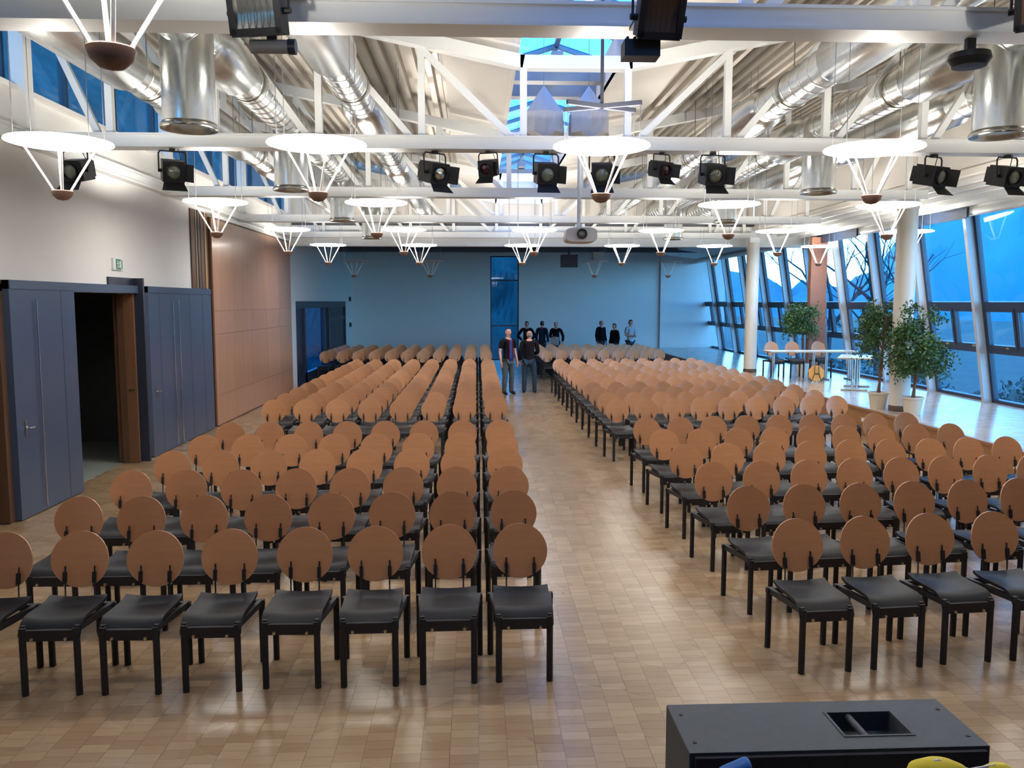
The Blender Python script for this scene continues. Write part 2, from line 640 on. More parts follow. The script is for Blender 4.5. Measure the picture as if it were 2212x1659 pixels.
# clerestory windows high on the left wall
cl = MB()
bays = [YS, 1.0] + TRUSS_Y
for i in range(len(bays) - 1):
    y0, y1 = bays[i], bays[i + 1]
    wroot = struct(empty('window_%d' % (i + 1), (XL - 0.1, y0, 4.97)),
                   'blue clerestory window high on the left wall, bay %s from the stage' % ORD[i])
    fr = MB()
    n = 3
    w = (y1 - y0)
    fr.box(-0.05, 0.05, 0, w, 0, 0.05)
    fr.box(-0.05, 0.05, 0, w, 1.13, 1.18)
    for k in range(n + 1):
        yy = w * k / n
        fr.box(-0.05, 0.05, max(0, yy - 0.025), min(w, yy + 0.025), 0.05, 1.13)
    fr.obj('window_frame', 'frame_dark', wroot)
    for k in range(n):
        pm = MB()
        pm.box(-0.006, 0.006, w * k / n + 0.025, w * (k + 1) / n - 0.025, 0.05, 1.13)
        pm.obj('pane', 'window_glass', wroot)
    # a sill ledge under the band
    sm = MB()
    sm.box(0.05, 0.17, 0, w, -0.06, 0.0)
    sm.obj('window_sill', 'white_plaster', wroot)

# longitudinal steel beam along the left wall
lb = MB()
lb.box(XL + 0.002, XL + 0.14, YS, YE, 4.30, 4.33)
lb.box(XL + 0.05, XL + 0.09, YS, YE, 4.33, 4.45)
lb.box(XL + 0.002, XL + 0.14, YS, YE, 4.45, 4.48)
tag(lb.obj('wall_beam', 'white_steel'), 'pale grey steel beam running along the left wall', 'beam')

# dark corridor behind the door openings
cr = MB()
cr.box(-8.4, -8.2, 6.0, 15.0, 0, 3.0)
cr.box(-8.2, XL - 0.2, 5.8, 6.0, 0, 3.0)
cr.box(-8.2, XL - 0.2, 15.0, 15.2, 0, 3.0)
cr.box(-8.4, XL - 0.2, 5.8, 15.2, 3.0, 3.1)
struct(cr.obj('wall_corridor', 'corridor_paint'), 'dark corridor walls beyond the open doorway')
cf = MB()
cf.box(-8.4, XL - 0.2, 5.8, 15.2, -0.2, 0.0)
struct(cf.obj('floor_corridor', 'corridor_tile'), 'grey green corridor floor beyond the doorway')

# near doorway at the left picture edge: dark timber lining and part-open leaf
d1 = struct(empty('door_1', (XL, 7.4, 0)), 'dark timber doorway at the left picture edge')
m_ = MB()
m_.box(-0.2, 0.03, -0.08, 0.03, 0, 2.70)
m_.box(-0.2, 0.03, 1.99, 2.09, 0, 2.70)
m_.box(-0.2, 0.03, -0.08, 2.09, 2.62, 2.74)
m_.obj('door_frame', 'dark_wood', d1)
m_ = MB()
m_.box(-1.25, -0.22, 1.75, 1.80, 0.01, 2.6)
m_.obj('door_leaf', 'dark_wood', d1)
m_ = MB()
m_.tube([(-0.55, 1.75, 1.05), (-0.55, 1.69, 1.05), (-0.40, 1.69, 1.05)], 0.012, 8)
m_.obj('door_handle', 'chrome', d1, 40)
m_ = MB()
m_.box(-1.9, -0.9, 1.2, 1.24, 0.02, 1.9)
m_.obj('glazed_panel', 'tan_wood', d1)

# ------------------------------------------------------------------ blue partition panels
PT = 2.745


def partition(name, label, y0, y1, lines, seams):
    t = thing(name, label, 'partition', (XL, y0, 0), group=None)
    L_ = y1 - y0
    m = MB()
    m.box(0.0, 0.10, 0, L_, 0.012, PT)
    m.obj('panel_body', 'blue_panel', t)
    m = MB()
    m.box(0.0, 0.112, 0, L_, PT - 0.10, PT)
    m.obj('top_rail', 'blue_panel', t)
    for s_ in seams:
        m = MB()
        m.box(0.10, 0.1015, s_ - 0.006, s_ + 0.006, 0.02, PT - 0.1)
        m.obj('seam', 'navy_panel', t)
    for s_ in lines:
        m = MB()
        m.tube([(0.125, s_, 0.06), (0.125, s_, PT - 0.22)], 0.008, 8)
        m.tube([(0.10, s_, 0.3), (0.125, s_, 0.3)], 0.006, 6)
        m.tube([(0.10, s_, PT - 0.4), (0.125, s_, PT - 0.4)], 0.006, 6)
        m.obj('edge_strip', 'chrome', t, 40)
    for z in (1.05,):
        m = MB()
        m.box(0.10, 0.112, 0.16, 0.20, z - 0.09, z + 0.09)
        m.tube([(0.112, 0.18, z), (0.15, 0.18, z), (0.15, 0.28, z)], 0.009, 8)
        m.obj('handle', 'chrome', t, 40)
    return t


partition('wall_partition', 'tall blue-grey panel left of the open doorway', 9.5, 11.0, [0.52], [1.15])
partition('wall_partition', 'tall blue-grey panel between the doorway and the wooden wall', 13.42, 16.53, [1.0, 1.28], [0.45, 1.9, 2.6])
hd = MB()
hd.box(XL, XL + 0.10, 11.0, 13.045, 2.63, PT)
tag(hd.obj('door_header', 'blue_panel'), 'blue-grey header rail over the open doorway', 'header')
npost = thing('door_post', 'dark navy post and hood right of the open doorway', 'post', (XL, 13.05, 0))
m_ = MB()
m_.box(0.0, 0.17, 0.0, 0.06, 0.01, 2.86)
m_.obj('post', 'navy_panel', npost)
m_ = MB()
m_.box(0.0, 0.03, -0.85, 0.0, PT + 0.004, 2.86)
m_.obj('hood', 'navy_panel', npost)
d2 = struct(empty('door_2', (XL, 13.0, 0)), 'brown wooden door leaf folded back inside the doorway')
m_ = MB()
m_.box(-0.30, -0.25, 0.05, 0.98, 0.01, 2.62)
m_.obj('door_leaf', 'door_wood', d2)
m_ = MB()
m_.box(-0.10, 0.05, -0.05, 0.0, 0.0, 2.62)
m_.obj('door_lining', 'door_wood', d2)
m_ = MB()
m_.box(-0.20, -0.10, -0.05, 0.0, 0.0, 2.62)
m_.obj('door_stop', 'dark_wood', d2)
m_ = MB()
m_.tube([(-0.04, -0.06, 1.15), (-0.04, -0.10, 1.15), (0.04, -0.10, 1.15)], 0.011, 8)
m_.obj('door_handle', 'chrome', d2, 40)

# exit sign
sg = thing('exit_sign', 'small green and white emergency exit sign on the white wall', 'sign', (XL, 12.55, 3.05))
m_ = MB()
m_.box(0.0, 0.03, -0.17, 0.17, -0.085, 0.085)
m_.obj('sign_plate', 'sign_white', sg)
m_ = MB()
m_.box(0.03, 0.033, -0.085, 0.085, -0.075, 0.075)
m_.obj('green_field', 'sign_green', sg)
m_ = MB()      # running figure and arrow, flat print on the field
m_.cbox((0.034, -0.03, 0.045), (0.002, 0.022, 0.022))
m_.beam((0.034, -0.03, 0.03), (0.034, -0.02, -0.02), 0.002, 0.018, (0, 1, 0))
m_.beam((0.034, -0.02, -0.02), (0.034, -0.055, -0.06), 0.002, 0.012, (0, 1, 0))
m_.beam((0.034, -0.02, -0.02), (0.034, 0.01, -0.055), 0.002, 0.012, (0, 1, 0))
m_.beam((0.034, -0.055, 0.005), (0.034, 0.01, 0.02), 0.002, 0.011, (0, 1, 0))
m_.box(0.033, 0.035, 0.03, 0.065, -0.05, 0.05)
m_.obj('sign_figure', 'sign_white', sg)
m_ = MB()
m_.box(0.03, 0.033, 0.115, 0.135, -0.065, 0.065)
m_.obj('sign_bar', 'sign_green', sg)

# stacked sliding leaves between white wall and wooden wall
sl = thing('sliding_leaves', 'narrow dark and pale edges of stacked sliding partition leaves', 'partition', (XL, 15.75, 0))
cols_ = ['dark_wood', 'tan_wood', 'navy_panel', 'tan_wood', 'dark_wood', 'tan_wood', 'dark_wood']
y_ = 0.0
for k, (c_, w_) in enumerate(zip(cols_, (0.22, 0.07, 0.10, 0.10, 0.20, 0.10, 0.16))):
    m_ = MB()
    m_.box(0.002, 0.03 + 0.012 * (k % 3), y_, y_ + w_ - 0.006, 0.0 if k == 6 else PT + 0.01, 4.22)
    m_.obj('leaf_edge', c_, sl)
    y_ += w_

# wooden wall of panels
ww = thing('wood_wall', 'warm reddish veneer wall of large panels on the left', 'panel wall', (XL, 16.72, 0))
WL = YE - 16.72
m_ = MB()
m_.box(0.002, 0.07, 0.0, WL, 0.0, 4.16)
m_.obj('backing', 'dark_wood', ww)
zs = [0.02, 0.62, 1.85, 2.32, 4.14]
ny = 5
for j in range(4):
    for k in range(ny):
        m_ = MB()
        m_.box(0.07, 0.098, WL * k / ny + 0.003, WL * (k + 1) / ny - 0.003, zs[j] + 0.003, zs[j + 1] - 0.003)
        m_.obj('panel', 'wood_panel', ww)
m_ = MB()
m_.box(0.0, 0.14, -0.05, WL, 4.16, 4.22)
m_.obj('cap_rail', 'white_steel', ww)
m_ = MB()
m_.box(0.07, 0.115, 0.0, WL, 0.0, 0.02)
m_.obj('kick_rail', 'dark_wood', ww)

# rear hall glazed doors on the left
d3 = struct(empty('door_3', (XL, 24.6, 0)), 'dark framed glazed doors in the left wall of the rear hall')
m_ = MB()
yy = [0.0, 1.35, 4.6, 5.55, 9.3]
m_.box(-0.12, 0.0, 0, 9.3, 2.30, 2.52)
for y0 in yy:
    m_.box(-0.12, 0.0, max(0, y0 - 0.12), min(9.3, y0 + 0.12), 0, 2.30)
m_.box(-0.12, 0.0, 0, 9.3, 0, 0.30)
m_.obj('door_frame', 'frame_dark', d3)
for k in range(4):
    m_ = MB()
    m_.box(-0.07, -0.06, yy[k] + 0.1, yy[k + 1] - 0.1, 0.28, 2.32)
    m_.obj('pane', 'door_glass' if k == 1 else 'navy_panel', d3)
m_ = MB()
m_.box(-0.10, -0.02, 5.6, 9.2, 1.80, 1.95)
m_.obj('door_rail', 'frame_dark', d3)

# ------------------------------------------------------------------ rear wall with glass strip
rw = MB()
rw.box(XL - 0.2, 0.58, YB, YB + 0.2, -0.2, 5.2)
rw.box(1.80, 7.9, YB, YB + 0.2, -0.2, 5.2)
rw.box(0.58, 1.80, YB, YB + 0.2, 4.45, 5.2)
struct(rw.obj('wall_rear', 'rear_plaster'), 'plain wall at the far end of the hall')
rw2 = MB()
rw2.box(7.9, XW + 0.5, YB - 0.12, YB + 0.2, 0.0, 5.2)
struct(rw2.obj('wall_rear_platform', 'rear_plaster'), 'brighter far wall at the end of the window platform')
w0 = struct(empty('window_20', (0.58, YB + 0.05, 0)), 'tall narrow glass strip in the far wall')
m_ = MB()
m_.box(0, 0.05, 0, 0.08, 0, 4.45)
m_.box(1.17, 1.22, 0, 0.08, 0, 4.45)
for z in (0.0, 1.45, 3.38, 4.40):
    m_.box(0.05, 1.17, 0, 0.08, z, z + 0.06)
m_.obj('window_frame', 'frame_dark', w0)
for z0, z1 in ((0.06, 1.45), (1.51, 3.38), (3.44, 4.40)):
    m_ = MB()
    m_.box(0.05, 1.17, 0.035, 0.045, z0, z1)
    m_.obj('pane', 'strip_glass', w0)
# wall fittings beside the glazed doors
for z, lab in ((2.62, 'small dark box high on the far left wall'), (1.55, 'small dark box at shoulder height on the far left wall')):
    m_ = MB()
    m_.box(0, 0.06, -0.12, 0.12, -0.09, 0.09)
    m_.box(0.06, 0.075, -0.08, 0.08, -0.05, 0.05)
    tag(link('wall_box', m_.mesh('wall_box', 'navy_panel'), None, (XL, 34.9, z)), lab, 'wall box')

# walls that close the room behind the camera
bw = MB()
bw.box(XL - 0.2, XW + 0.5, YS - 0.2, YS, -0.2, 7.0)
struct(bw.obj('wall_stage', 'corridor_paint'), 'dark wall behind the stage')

# rear hall ceiling
rc = MB()
rc.box(XL - 0.2, XW + 0.5, YE + 0.05, YB + 0.2, 4.62, 4.8)
for y in (26.5, 29.5, 32.5):
    rc.box(XL, XW, y - 0.1, y + 0.1, 4.42, 4.62)
struct(rc.obj('ceiling_rear', 'dark_ceiling'), 'dark flat ceiling of the unlit rear hall')
fb = MB()
fb.box(XL, XW - 0.5, YE, YE + 0.18, 4.10, 4.62)
fb.box(XL, XW - 0.5, YE - 0.05, YE + 0.22, 4.05, 4.12)
fb.box(XL, XW - 0.5, YE - 0.03, YE, 4.30, 4.36)
struct(fb.obj('trim_1', 'white_steel'), 'white fascia beam between the lit hall and dark rear hall')
fb = MB()
fb.box(XL - 0.2, 7.9, YE + 0.1, YE + 0.2, 4.62, 6.9)
struct(fb.obj('wall_gable', 'white_board'), 'white gable above the rear fascia beam')

# ------------------------------------------------------------------ roof
def zroof(d):
    return 5.50 + 0.2 * max(0.0, d - 0.6)


pit = 0.22
for sgn, nm, lab in ((-1, 'ceiling_deck_left', 'ribbed metal roof deck left of the skylight'),
                     (1, 'ceiling_deck_right', 'ribbed metal roof deck right of the skylight')):
    prof = []
    d = 1.60
    while d < 6.75:
        for dd, h in ((0, 0), (0.07, 0), (0.095, 0.085), (0.175, 0.085), (0.20, 0)):
            prof.append((d + dd, zroof(d + dd) + h))
        d += pit
    vs, fs = [], []
    for y in (YS, YE):
        for d, z in prof:
            vs.append((XC + sgn * d, y, z))
    n = len(prof)
    for i in range(n - 1):
        fs.append((i, i + 1, n + i + 1, n + i) if sgn > 0 else (i + 1, i, n + i, n + i + 1))
    # upper skin
    o = len(vs)
    for y in (YS, YE):
        for d in (1.6, 6.8):
            vs.append((XC + sgn * d, y, zroof(d) + 0.12))
    fs.append((o, o + 1, o + 3, o + 2))
    m = MB()
    m.add(vs, fs)
    struct(m.obj(nm, 'roof_deck'), lab)
    # smooth white boards beside the skylight
    m = MB()
    x0, x1 = sorted((XC + sgn * 0.66, XC + sgn * 1.62))
    z0 = zroof(0.66) if sgn > 0 else zroof(1.62)
    z1 = zroof(1.62) if sgn > 0 else zroof(0.66)
    m.add([(x0, YS, z0 - .02), (x1, YS, z1 - .02), (x1, YE, z1 - .02), (x0, YE, z0 - .02),
           (x0, YS, z0 + .06), (x1, YS, z1 + .06), (x1, YE, z1 + .06), (x0, YE, z0 + .06)],
          [(0, 3, 2, 1), (4, 5, 6, 7), (0, 1, 5, 4), (1, 2, 6, 5), (2, 3, 7, 6), (3, 0, 4, 7)])
    xs = XC + sgn * 0.66
    m.box(min(xs, xs + sgn * 0.06), max(xs, xs + sgn * 0.06), YS, YE, 5.5, 6.0)
    struct(m.obj(nm.replace('deck', 'board'), 'white_board'), lab.replace('ribbed metal roof deck', 'smooth white ceiling board'))
# skylight
sk = struct(empty('window_30', (XC, 0, 6.0)), 'long glazed skylight along the middle of the roof')
m_ = MB()
yk = YS
while yk < YE - 0.2:
    m_.beam((-0.70, yk, 0.0), (0, yk, 0.22), 0.05, 0.07)
    m_.beam((0.70, yk, 0.0), (0, yk, 0.22), 0.05, 0.07)
    yk += 1.1
m_.box(-0.03, 0.03, YS, YE, 0.20, 0.27)
m_.obj('glazing_bars', 'grey_steel', sk)
for sgn in (-1, 1):
    m_ = MB()
    x0, x1 = (-0.7, 0.0) if sgn < 0 else (0.0, 0.7)
    z0, z1 = (0.02, 0.23) if sgn < 0 else (0.23, 0.02)
    m_.add([(x0, YS, z0), (x1, YS, z1), (x1, YE, z1), (x0, YE, z0)], [(0, 1, 2, 3)])
    m_.obj('pane', 'skylight_glass', sk)
# cross beams under the skylight
for k, y in enumerate((7.75, 12.2, 13.1, 16.7, 21.2)):
    m_ = MB()
    m_.box(XC - 0.66, XC + 0.66, y - 0.11, y + 0.11, 5.62, 5.80)
    m_.box(XC - 0.13, XC + 0.03, y - 0.4, y + 0.4, 5.82, 5.95)
    tag(m_.obj('skylight_beam', 'grey_steel'), 'grey crossed beam under the skylight, %s from the stage' % ORD[k], 'beam',
        'skylight beams')
# side wall above the column line and sloping soffit to the windows
m_ = MB()
m_.box(7.92, 8.02, YS, YE + 0.1, 4.50, 6.95)
struct(m_.obj('wall_right_upper', 'white_board'), 'pale upper wall above the column line')
m_ = MB()
m_.add([(7.85, YS, 4.52), (9.75, YS, 4.28), (9.75, YB, 4.28), (7.85, YB, 4.52),
        (7.85, YS, 4.62), (9.75, YS, 4.38), (9.75, YB, 4.38), (7.85, YB, 4.62)],
       [(0, 3, 2, 1), (4, 5, 6, 7), (0, 1, 5, 4), (1, 2, 6, 5), (2, 3, 7, 6), (3, 0, 4, 7)])
struct(m_.obj('ceiling_soffit', 'white_board'), 'sloping pale soffit over the window platform')
m_ = MB()
m_.tube([(9.42, YS + .1, 4.20), (9.42, YB - 0.2, 4.20)], 0.075, 12)
struct(m_.obj('trim_2', 'white_steel', None, 40), 'white pipe-like blind rail along the window heads')
m_ = MB()
for k in range(6):
    z = 4.50 - 0.24 * (k + 0.5) / 6
    m_.box(8.0 + 0.28 * k, 8.06 + 0.28 * k, YS, YE, 4.42 - 0.035 * k, 4.50 - 0.035 * k)
struct(m_.obj('trim_3', 'white_steel'), 'pale parallel soffit battens above the platform')
for k, (y0, y1) in enumerate(((11.2, 13.6), (15.6, 18.0), (20.2, 22.6))):
    m_ = MB()
    m_.box(9.30, 9.345, y0, y1, 4.10, 4.29)
    m_.box(9.31, 9.335, y0 + 0.05, y1 - 0.05, 4.08, 4.10)
    tag(m_.obj('blind_box', 'frame_dark'), 'dark blind cassette under the soffit, %s from the stage' % ORD[k], 'blind box', 'blind cassettes')

# ------------------------------------------------------------------ roof trusses
POST_D = [0.62, 1.82, 3.02, 4.22, 5.42, 6.40]


def ztop(d):
    return 5.22 + 0.2 * max(0.0, d - 0.62)


for ti, ty in enumerate(TRUSS_Y):
    t = thing('roof_truss', 'white steel roof truss, %s from the stage' % ORD[ti], 'truss', (XC, ty, ZB), group='white roof trusses')
    m = MB()
    m.box(-6.46, 6.70, 0.0, 0.26, 0.0, 0.022)
    m.box(-6.46, 6.70, 0.02, 0.24, 0.022, 0.135)
    m.box(-6.46, 6.70, 0.0, 0.26, 0.135, 0.157)
    m.obj('bottom_chord', 'white_steel', t)
    m = MB()
    zc0 = ztop(0.62) - ZB
    m.box(-0.66, 0.66, 0.05, 0.21, zc0, zc0 + 0.15)
    for sgn in (-1, 1):
        m.beam((sgn * 0.62, 0.13, zc0 + 0.075), (sgn * 6.46, 0.13, ztop(6.46) - ZB + 0.075), 0.16, 0.15)
    m.obj('top_chord', 'white_steel', t)
    for sgn in (-1, 1):
        for k, d in enumerate(POST_D):
            m = MB()
            m.box(sgn * d - 0.04, sgn * d + 0.04, 0.09, 0.17, 0.157, ztop(d) - ZB + 0.02)
            m.obj('post', 'white_steel', t)
            if k + 1 < len(POST_D):
                m = MB()
                m.beam((sgn * POST_D[k + 1], 0.13, ztop(POST_D[k + 1]) - ZB - 0.02), (sgn * (d + 0.14), 0.13, 0.16), 0.07, 0.075)
                m.obj('diagonal_brace', 'white_steel', t)
        m = MB()
        m.beam((sgn * 0.66, 0.13, zc0 - 0.02), (sgn * 0.30, 0.13, 0.16), 0.001, 0.001)
# end posts on the left wall
for k, ty in enumerate(TRUSS_Y):
    m_ = MB()
    m_.box(XL + 0.002, XL + 0.16, ty + 0.04, ty + 0.22, 4.485, 6.25)
    tag(m_.obj('wall_post', 'white_steel'), 'white steel post at the left end of truss %s from the stage' % ORD[k], 'post', 'posts at truss ends')

# round columns on the platform
for k, y in enumerate((14.75, 23.1)):
    c = thing('column', ('near' if k == 0 else 'far') + ' round cream column on the window platform', 'column', (7.72, y, PLAT))
    m = MB()
    m.lathe([(0.175, 0.0), (0.175, 3.62)], 32)
    m.obj('shaft', 'column_paint', c, 40)
    m = MB()
    m.lathe([(0.178, 0.0), (0.185, 0.005), (0.185, 0.09), (0.178, 0.10)], 32)
    m.obj('base_ring', 'dark_wood', c, 40)
    m = MB()
    m.box(-0.14, 0.14, -0.14, 0.14, 3.62, 3.755)
    m.obj('head_plate', 'white_steel', c)

# ------------------------------------------------------------------ window wall on the right
LEAN = math.atan(0.165)
wz = lambda z: (z - PLAT) / math.cos(LEAN)
BAY = 2.0
y_first = 9.9
nb = 13
ZT = wz(4.27)
U0, U1 = wz(2.37), wz(2.50)
Q0, Q1 = wz(1.50), wz(1.61)


def make_window():
    r = empty('window_40', (XW, y_first, PLAT), rot=(0, -LEAN, 0))
    m = MB()
    m.box(-0.17, -0.02, -0.03, 0.03, 0.0, ZT)
    m.box(-0.18, -0.15, -0.045, 0.045, 0.0, ZT)
    m.obj('mullion', 'mullion_paint', r)
    m = MB()
    m.box(-0.02, 0.07, -0.05, 0.06, 0, ZT)
    m.box(-0.02, 0.07, BAY - 0.11, BAY - 0.05, 0, ZT)
    m.box(-0.02, 0.07, 0.06, BAY - 0.11, 0.0, 0.07)
    m.box(-0.02, 0.07, 0.06, BAY - 0.11, Q0, Q1)
    m.box(-0.04, 0.07, 0.06, BAY - 0.11, U0, U1)
    m.box(-0.02, 0.07, 0.06, BAY - 0.11, ZT - 0.08, ZT)
    m.obj('window_frame', 'frame_dark', r)
    ym = 0.06 + (BAY - 0.17) / 2
    for y0, y1 in ((0.06, ym - 0.02), (ym + 0.02, BAY - 0.11)):
        m = MB()
        for bx in ((y0, y0 + 0.06, Q1, U0), (y1 - 0.06, y1, Q1, U0), (y0 + .06, y1 - .06, Q1, Q1 + 0.06), (y0 + .06, y1 - .06, U0 - 0.06, U0)):
            m.box(-0.035, 0.05, bx[0], bx[1], bx[2], bx[3])
        s = m.obj('sash', 'frame_dark', r)
        m = MB()
        m.box(0.0, 0.008, y0 + 0.06, y1 - 0.06, Q1 + 0.06, U0 - 0.06)
        m.obj('pane', 'window_glass', s)
        m = MB()
        m.box(-0.06, -0.035, y0 + 0.22, y0 + 0.30, Q1 + 0.01, Q1 + 0.04)
        m.obj('latch', 'brass', s)
    m = MB()
    m.box(-0.02, 0.05, ym - 0.02, ym + 0.02, Q1, U0)
    m.obj('centre_bar', 'frame_dark', r)
    for z0, z1 in ((0.07, Q0), (U1, ZT - 0.08)):
        m = MB()
        m.box(0.0, 0.008, 0.06, BAY - 0.11, z0, z1)
        m.obj('pane', 'window_glass', r)
    return r


wproto = make_window()
wtree = tree(wproto)
for k in range(nb):
    o = wproto if k == 0 else copy_tree(wproto, wtree)
    o.name = 'window_%d' % (40 + k)
    o.location = (XW, y_first + BAY * k, PLAT)
    struct(o, 'tall leaning window with dark frame and pale post, %s bay from the stage' % (ORD[k] if k < 12 else 'farthest'))
m_ = MB()
m_.box(XW - 0.05, XW + 0.2, YS, y_first - 0.06, PLAT, 4.6)
struct(m_.obj('wall_right', 'white_plaster'), 'plain right wall beside the stage')

# ------------------------------------------------------------------ outdoors
def hill(name, label, a0, a1, r0, r1, hf, m, na=60, nr=10):
    def fn(u, v):
        az = R(a0 + (a1 - a0) * u)
        r = r0 + (r1 - r0) * v
        h = hf(a0 + (a1 - a0) * u, v)
        return (r * math.sin(az), r * math.cos(az), h)
    g = MB()
    g.grid(fn, na, nr)
    return tag(g.obj(name, m, None, 60), label, 'mountain')


def wob(a, s, seed):
    return sum(math.sin(a * s * (1.9 ** k) + seed * (k + 1) * 1.7) / (1.7 ** k) for k in range(4))


def h_main(az, v):
    if az < 25:
        e = 0.7 + (az - 10) * 0.077
    elif az < 31:
        e = 1.85 + (az - 25) * 0.85
    else:
        e = 7.0 + (az - 31) * 0.9
    e = min(e, 15)
    top = 600 * math.tan(R(e)) * 1.0 + 7 * wob(az, 0.6, 2)
    return -4 + (top + 4) * (v ** 0.85) + 3 * wob(az + v * 9, 1.3, 4) * v


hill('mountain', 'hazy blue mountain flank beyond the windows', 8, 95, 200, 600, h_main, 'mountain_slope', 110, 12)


def h_far(az, v):
    e = 1.5 + 0.6 * math.sin(az * 0.16 + 1.0) + 0.15 * wob(az, 0.7, 5)
    return -4 + (1300 * math.tan(R(e)) + 4) * v


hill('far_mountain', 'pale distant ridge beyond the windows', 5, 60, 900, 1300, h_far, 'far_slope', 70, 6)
m_ = MB()
m_.grid(lambda u, v: (-60 + 260 * u, -30 + 300 * v, -1.4 + 0.25 * math.sin(u * 31) * math.cos(v * 23)), 40, 40)
tag(m_.obj('meadow', 'meadow'), 'dim ground outside the windows', 'ground', kind='structure')
# wooded slope behind the left wall
m_ = MB()
m_.grid(lambda u, v: (-14 - 30 * v, -20 + 110 * u, -1 + 62 * v + 1.2 * math.sin(u * 60 + v * 7) * math.cos(v * 40) + 0.8 * math.sin(u * 140)), 90, 24)
tag(m_.obj('wooded_slope', 'hillside', None), 'dark blue wooded slope outside the clerestory windows', 'hillside')
m_ = MB()
m_.grid(lambda u, v: (-14 + 23 * u, 44 + 14 * v, -2 + 9 * v + 0.8 * math.sin(u * 37) * math.cos(v * 11)), 60, 12)
tag(m_.obj('rear_bank', 'hillside'), 'shrubby bank outside the far glass strip', 'hillside')


def bare_tree(loc, h, seed, label):
    rnd = random.Random(seed)
    t = thing('bare_tree', label, 'tree', loc, group='bare trees outside the far windows')
    trunk = MB()
    tw = MB()

    def grow(p, d, l, r, depth):
        n = 3
        pts = [p]
        q = p
        dd = d
        for i in range(n):
            dd = (dd + Vector((rnd.uniform(-.18, .18), rnd.uniform(-.18, .18), rnd.uniform(-.05, .12)))).normalized()
            q = q + dd * (l / n)
            pts.append(q)
        (trunk if depth == 0 else tw).tube(pts, [r * (1 - 0.45 * i / n) for i in range(n + 1)], 6 if depth < 2 else 4, depth == 0)
        if depth < 4:
            for k in range(3 if depth else 5):
                i = rnd.randint(1, n)
                nd = (dd + Vector((rnd.uniform(-1, 1), rnd.uniform(-1, 1), rnd.uniform(-.2, .7)))).normalized()
                grow(pts[i], nd, l * rnd.uniform(0.5, 0.72), r * 0.5, depth + 1)
    grow(Vector((0, 0, 0)), Vector((0, 0, 1)), h * 0.42, h * 0.017, 0)
    trunk.obj('trunk', 'branch', t, 50)
    tw.obj('branches', 'branch', t, 50)


for k, (x, y, h, lab) in enumerate(((16.4, 33.2, 9.5, 'bare dark tree outside the farthest windows'),
                                    (15.6, 28.9, 8.5, 'bare thin tree outside the windows behind the far column'),
                                    (16.5, 38.0, 10, 'bare tree farthest beyond the window corner'))):
    bare_tree((x, y, -1.5), h, 11 + k, lab)
for k in range(12):
    rnd = random.Random(50 + k)
    x, y = 12.6 + (k % 3) * 2.0, 14 + k * 2.0
    m_ = MB()
    for q in range(520):
        an, el = rnd.uniform(0, 6.28), rnd.uniform(0, 1.4)
        rr = rnd.uniform(0.3, 1.0)
        c = Vector((math.cos(an) * math.cos(el) * rr * 1.1, math.sin(an) * math.cos(el) * rr * 1.3, math.sin(el) * rr * 1.5 + 0.2))
        a_, b2 = [Vector((rnd.uniform(-.08, .08), rnd.uniform(-.08, .08), rnd.uniform(-.08, .08))) for _ in (0, 1)]
        m_.add([c - a_, c + b2, c + a_, c - b2], [(0, 1, 2, 3)])
    m_.tube([(0, 0, -0.1), (0.05, 0, 0.8)], 0.04, 5)
    tag(link('outdoor_shrub', m_.mesh('outdoor_shrub', 'shrub_leaf'), None, (x, y, -1.35), (0, 0, rnd.random() * 6)),
        'dim shrub outside the lower window panes, %s from the stage' % ORD[k], 'shrub', 'shrubs outside the windows')

# ------------------------------------------------------------------ ducts
def duct(name, label, x, z, r, sleeves, outlets=()):
    t = thing(name, label, 'duct', (x, 0, z), group='galvanised ducts')
    prof = []
    y = 1.2
    while y < YE - 0.1:
        prof += [(r, y), (r, y + 0.235), (r + 0.007, y + 0.24), (r + 0.007, y + 0.255), (r, y + 0.26)]
        y += 0.26
    m = MB()
    M = RX(-90)
    m.lathe(prof, 28, M)
    m.obj('spiral_pipe', 'galvanised', t, 35)
    for y0, y1 in sleeves:
        m = MB()
        m.lathe([(r, y0 - 0.10), (r + 0.055, y0), (r + 0.055, y1), (r, y1 + 0.10)], 28, M)
        m.obj('sleeve', 'galvanised', t, 30)
    for ty in TRUSS_Y:
        m = MB()
        m.lathe([(r + 0.008, ty - 0.10), (r + 0.016, ty - 0.09), (r + 0.016, ty - 0.05), (r + 0.008, ty - 0.04)], 28, M)
        m.tube([(0, ty - 0.07, r), (0, ty - 0.07, max(0.3, zroof(abs(x - XC)) - z + 0.02))], 0.008, 6)
        m.obj('hanger', 'galvanised_dark', t, 40)
    for oy in outlets:
        m = MB()
        zb = 4.08 - z
        m.lathe([(0.235, zb + 0.03), (0.235, 0.02), (0.20, 0.12)], 32, T(0, oy, 0))
        d = m.obj('outlet', 'galvanised', t, 35)
        m = MB()
        m.lathe([(0.17, zb + 0.05), (0.20, zb + 0.0), (0.255, zb - 0.012), (0.262, zb + 0.012), (0.24, zb + 0.045)], 32, T(0, oy, 0))
        m.lathe([(0.0, zb + 0.045), (0.10, zb + 0.03), (0.17, zb + 0.05)], 32, T(0, oy, 0))
        m.obj('outlet_rim', 'galvanised_dark', d, 50)
    return t


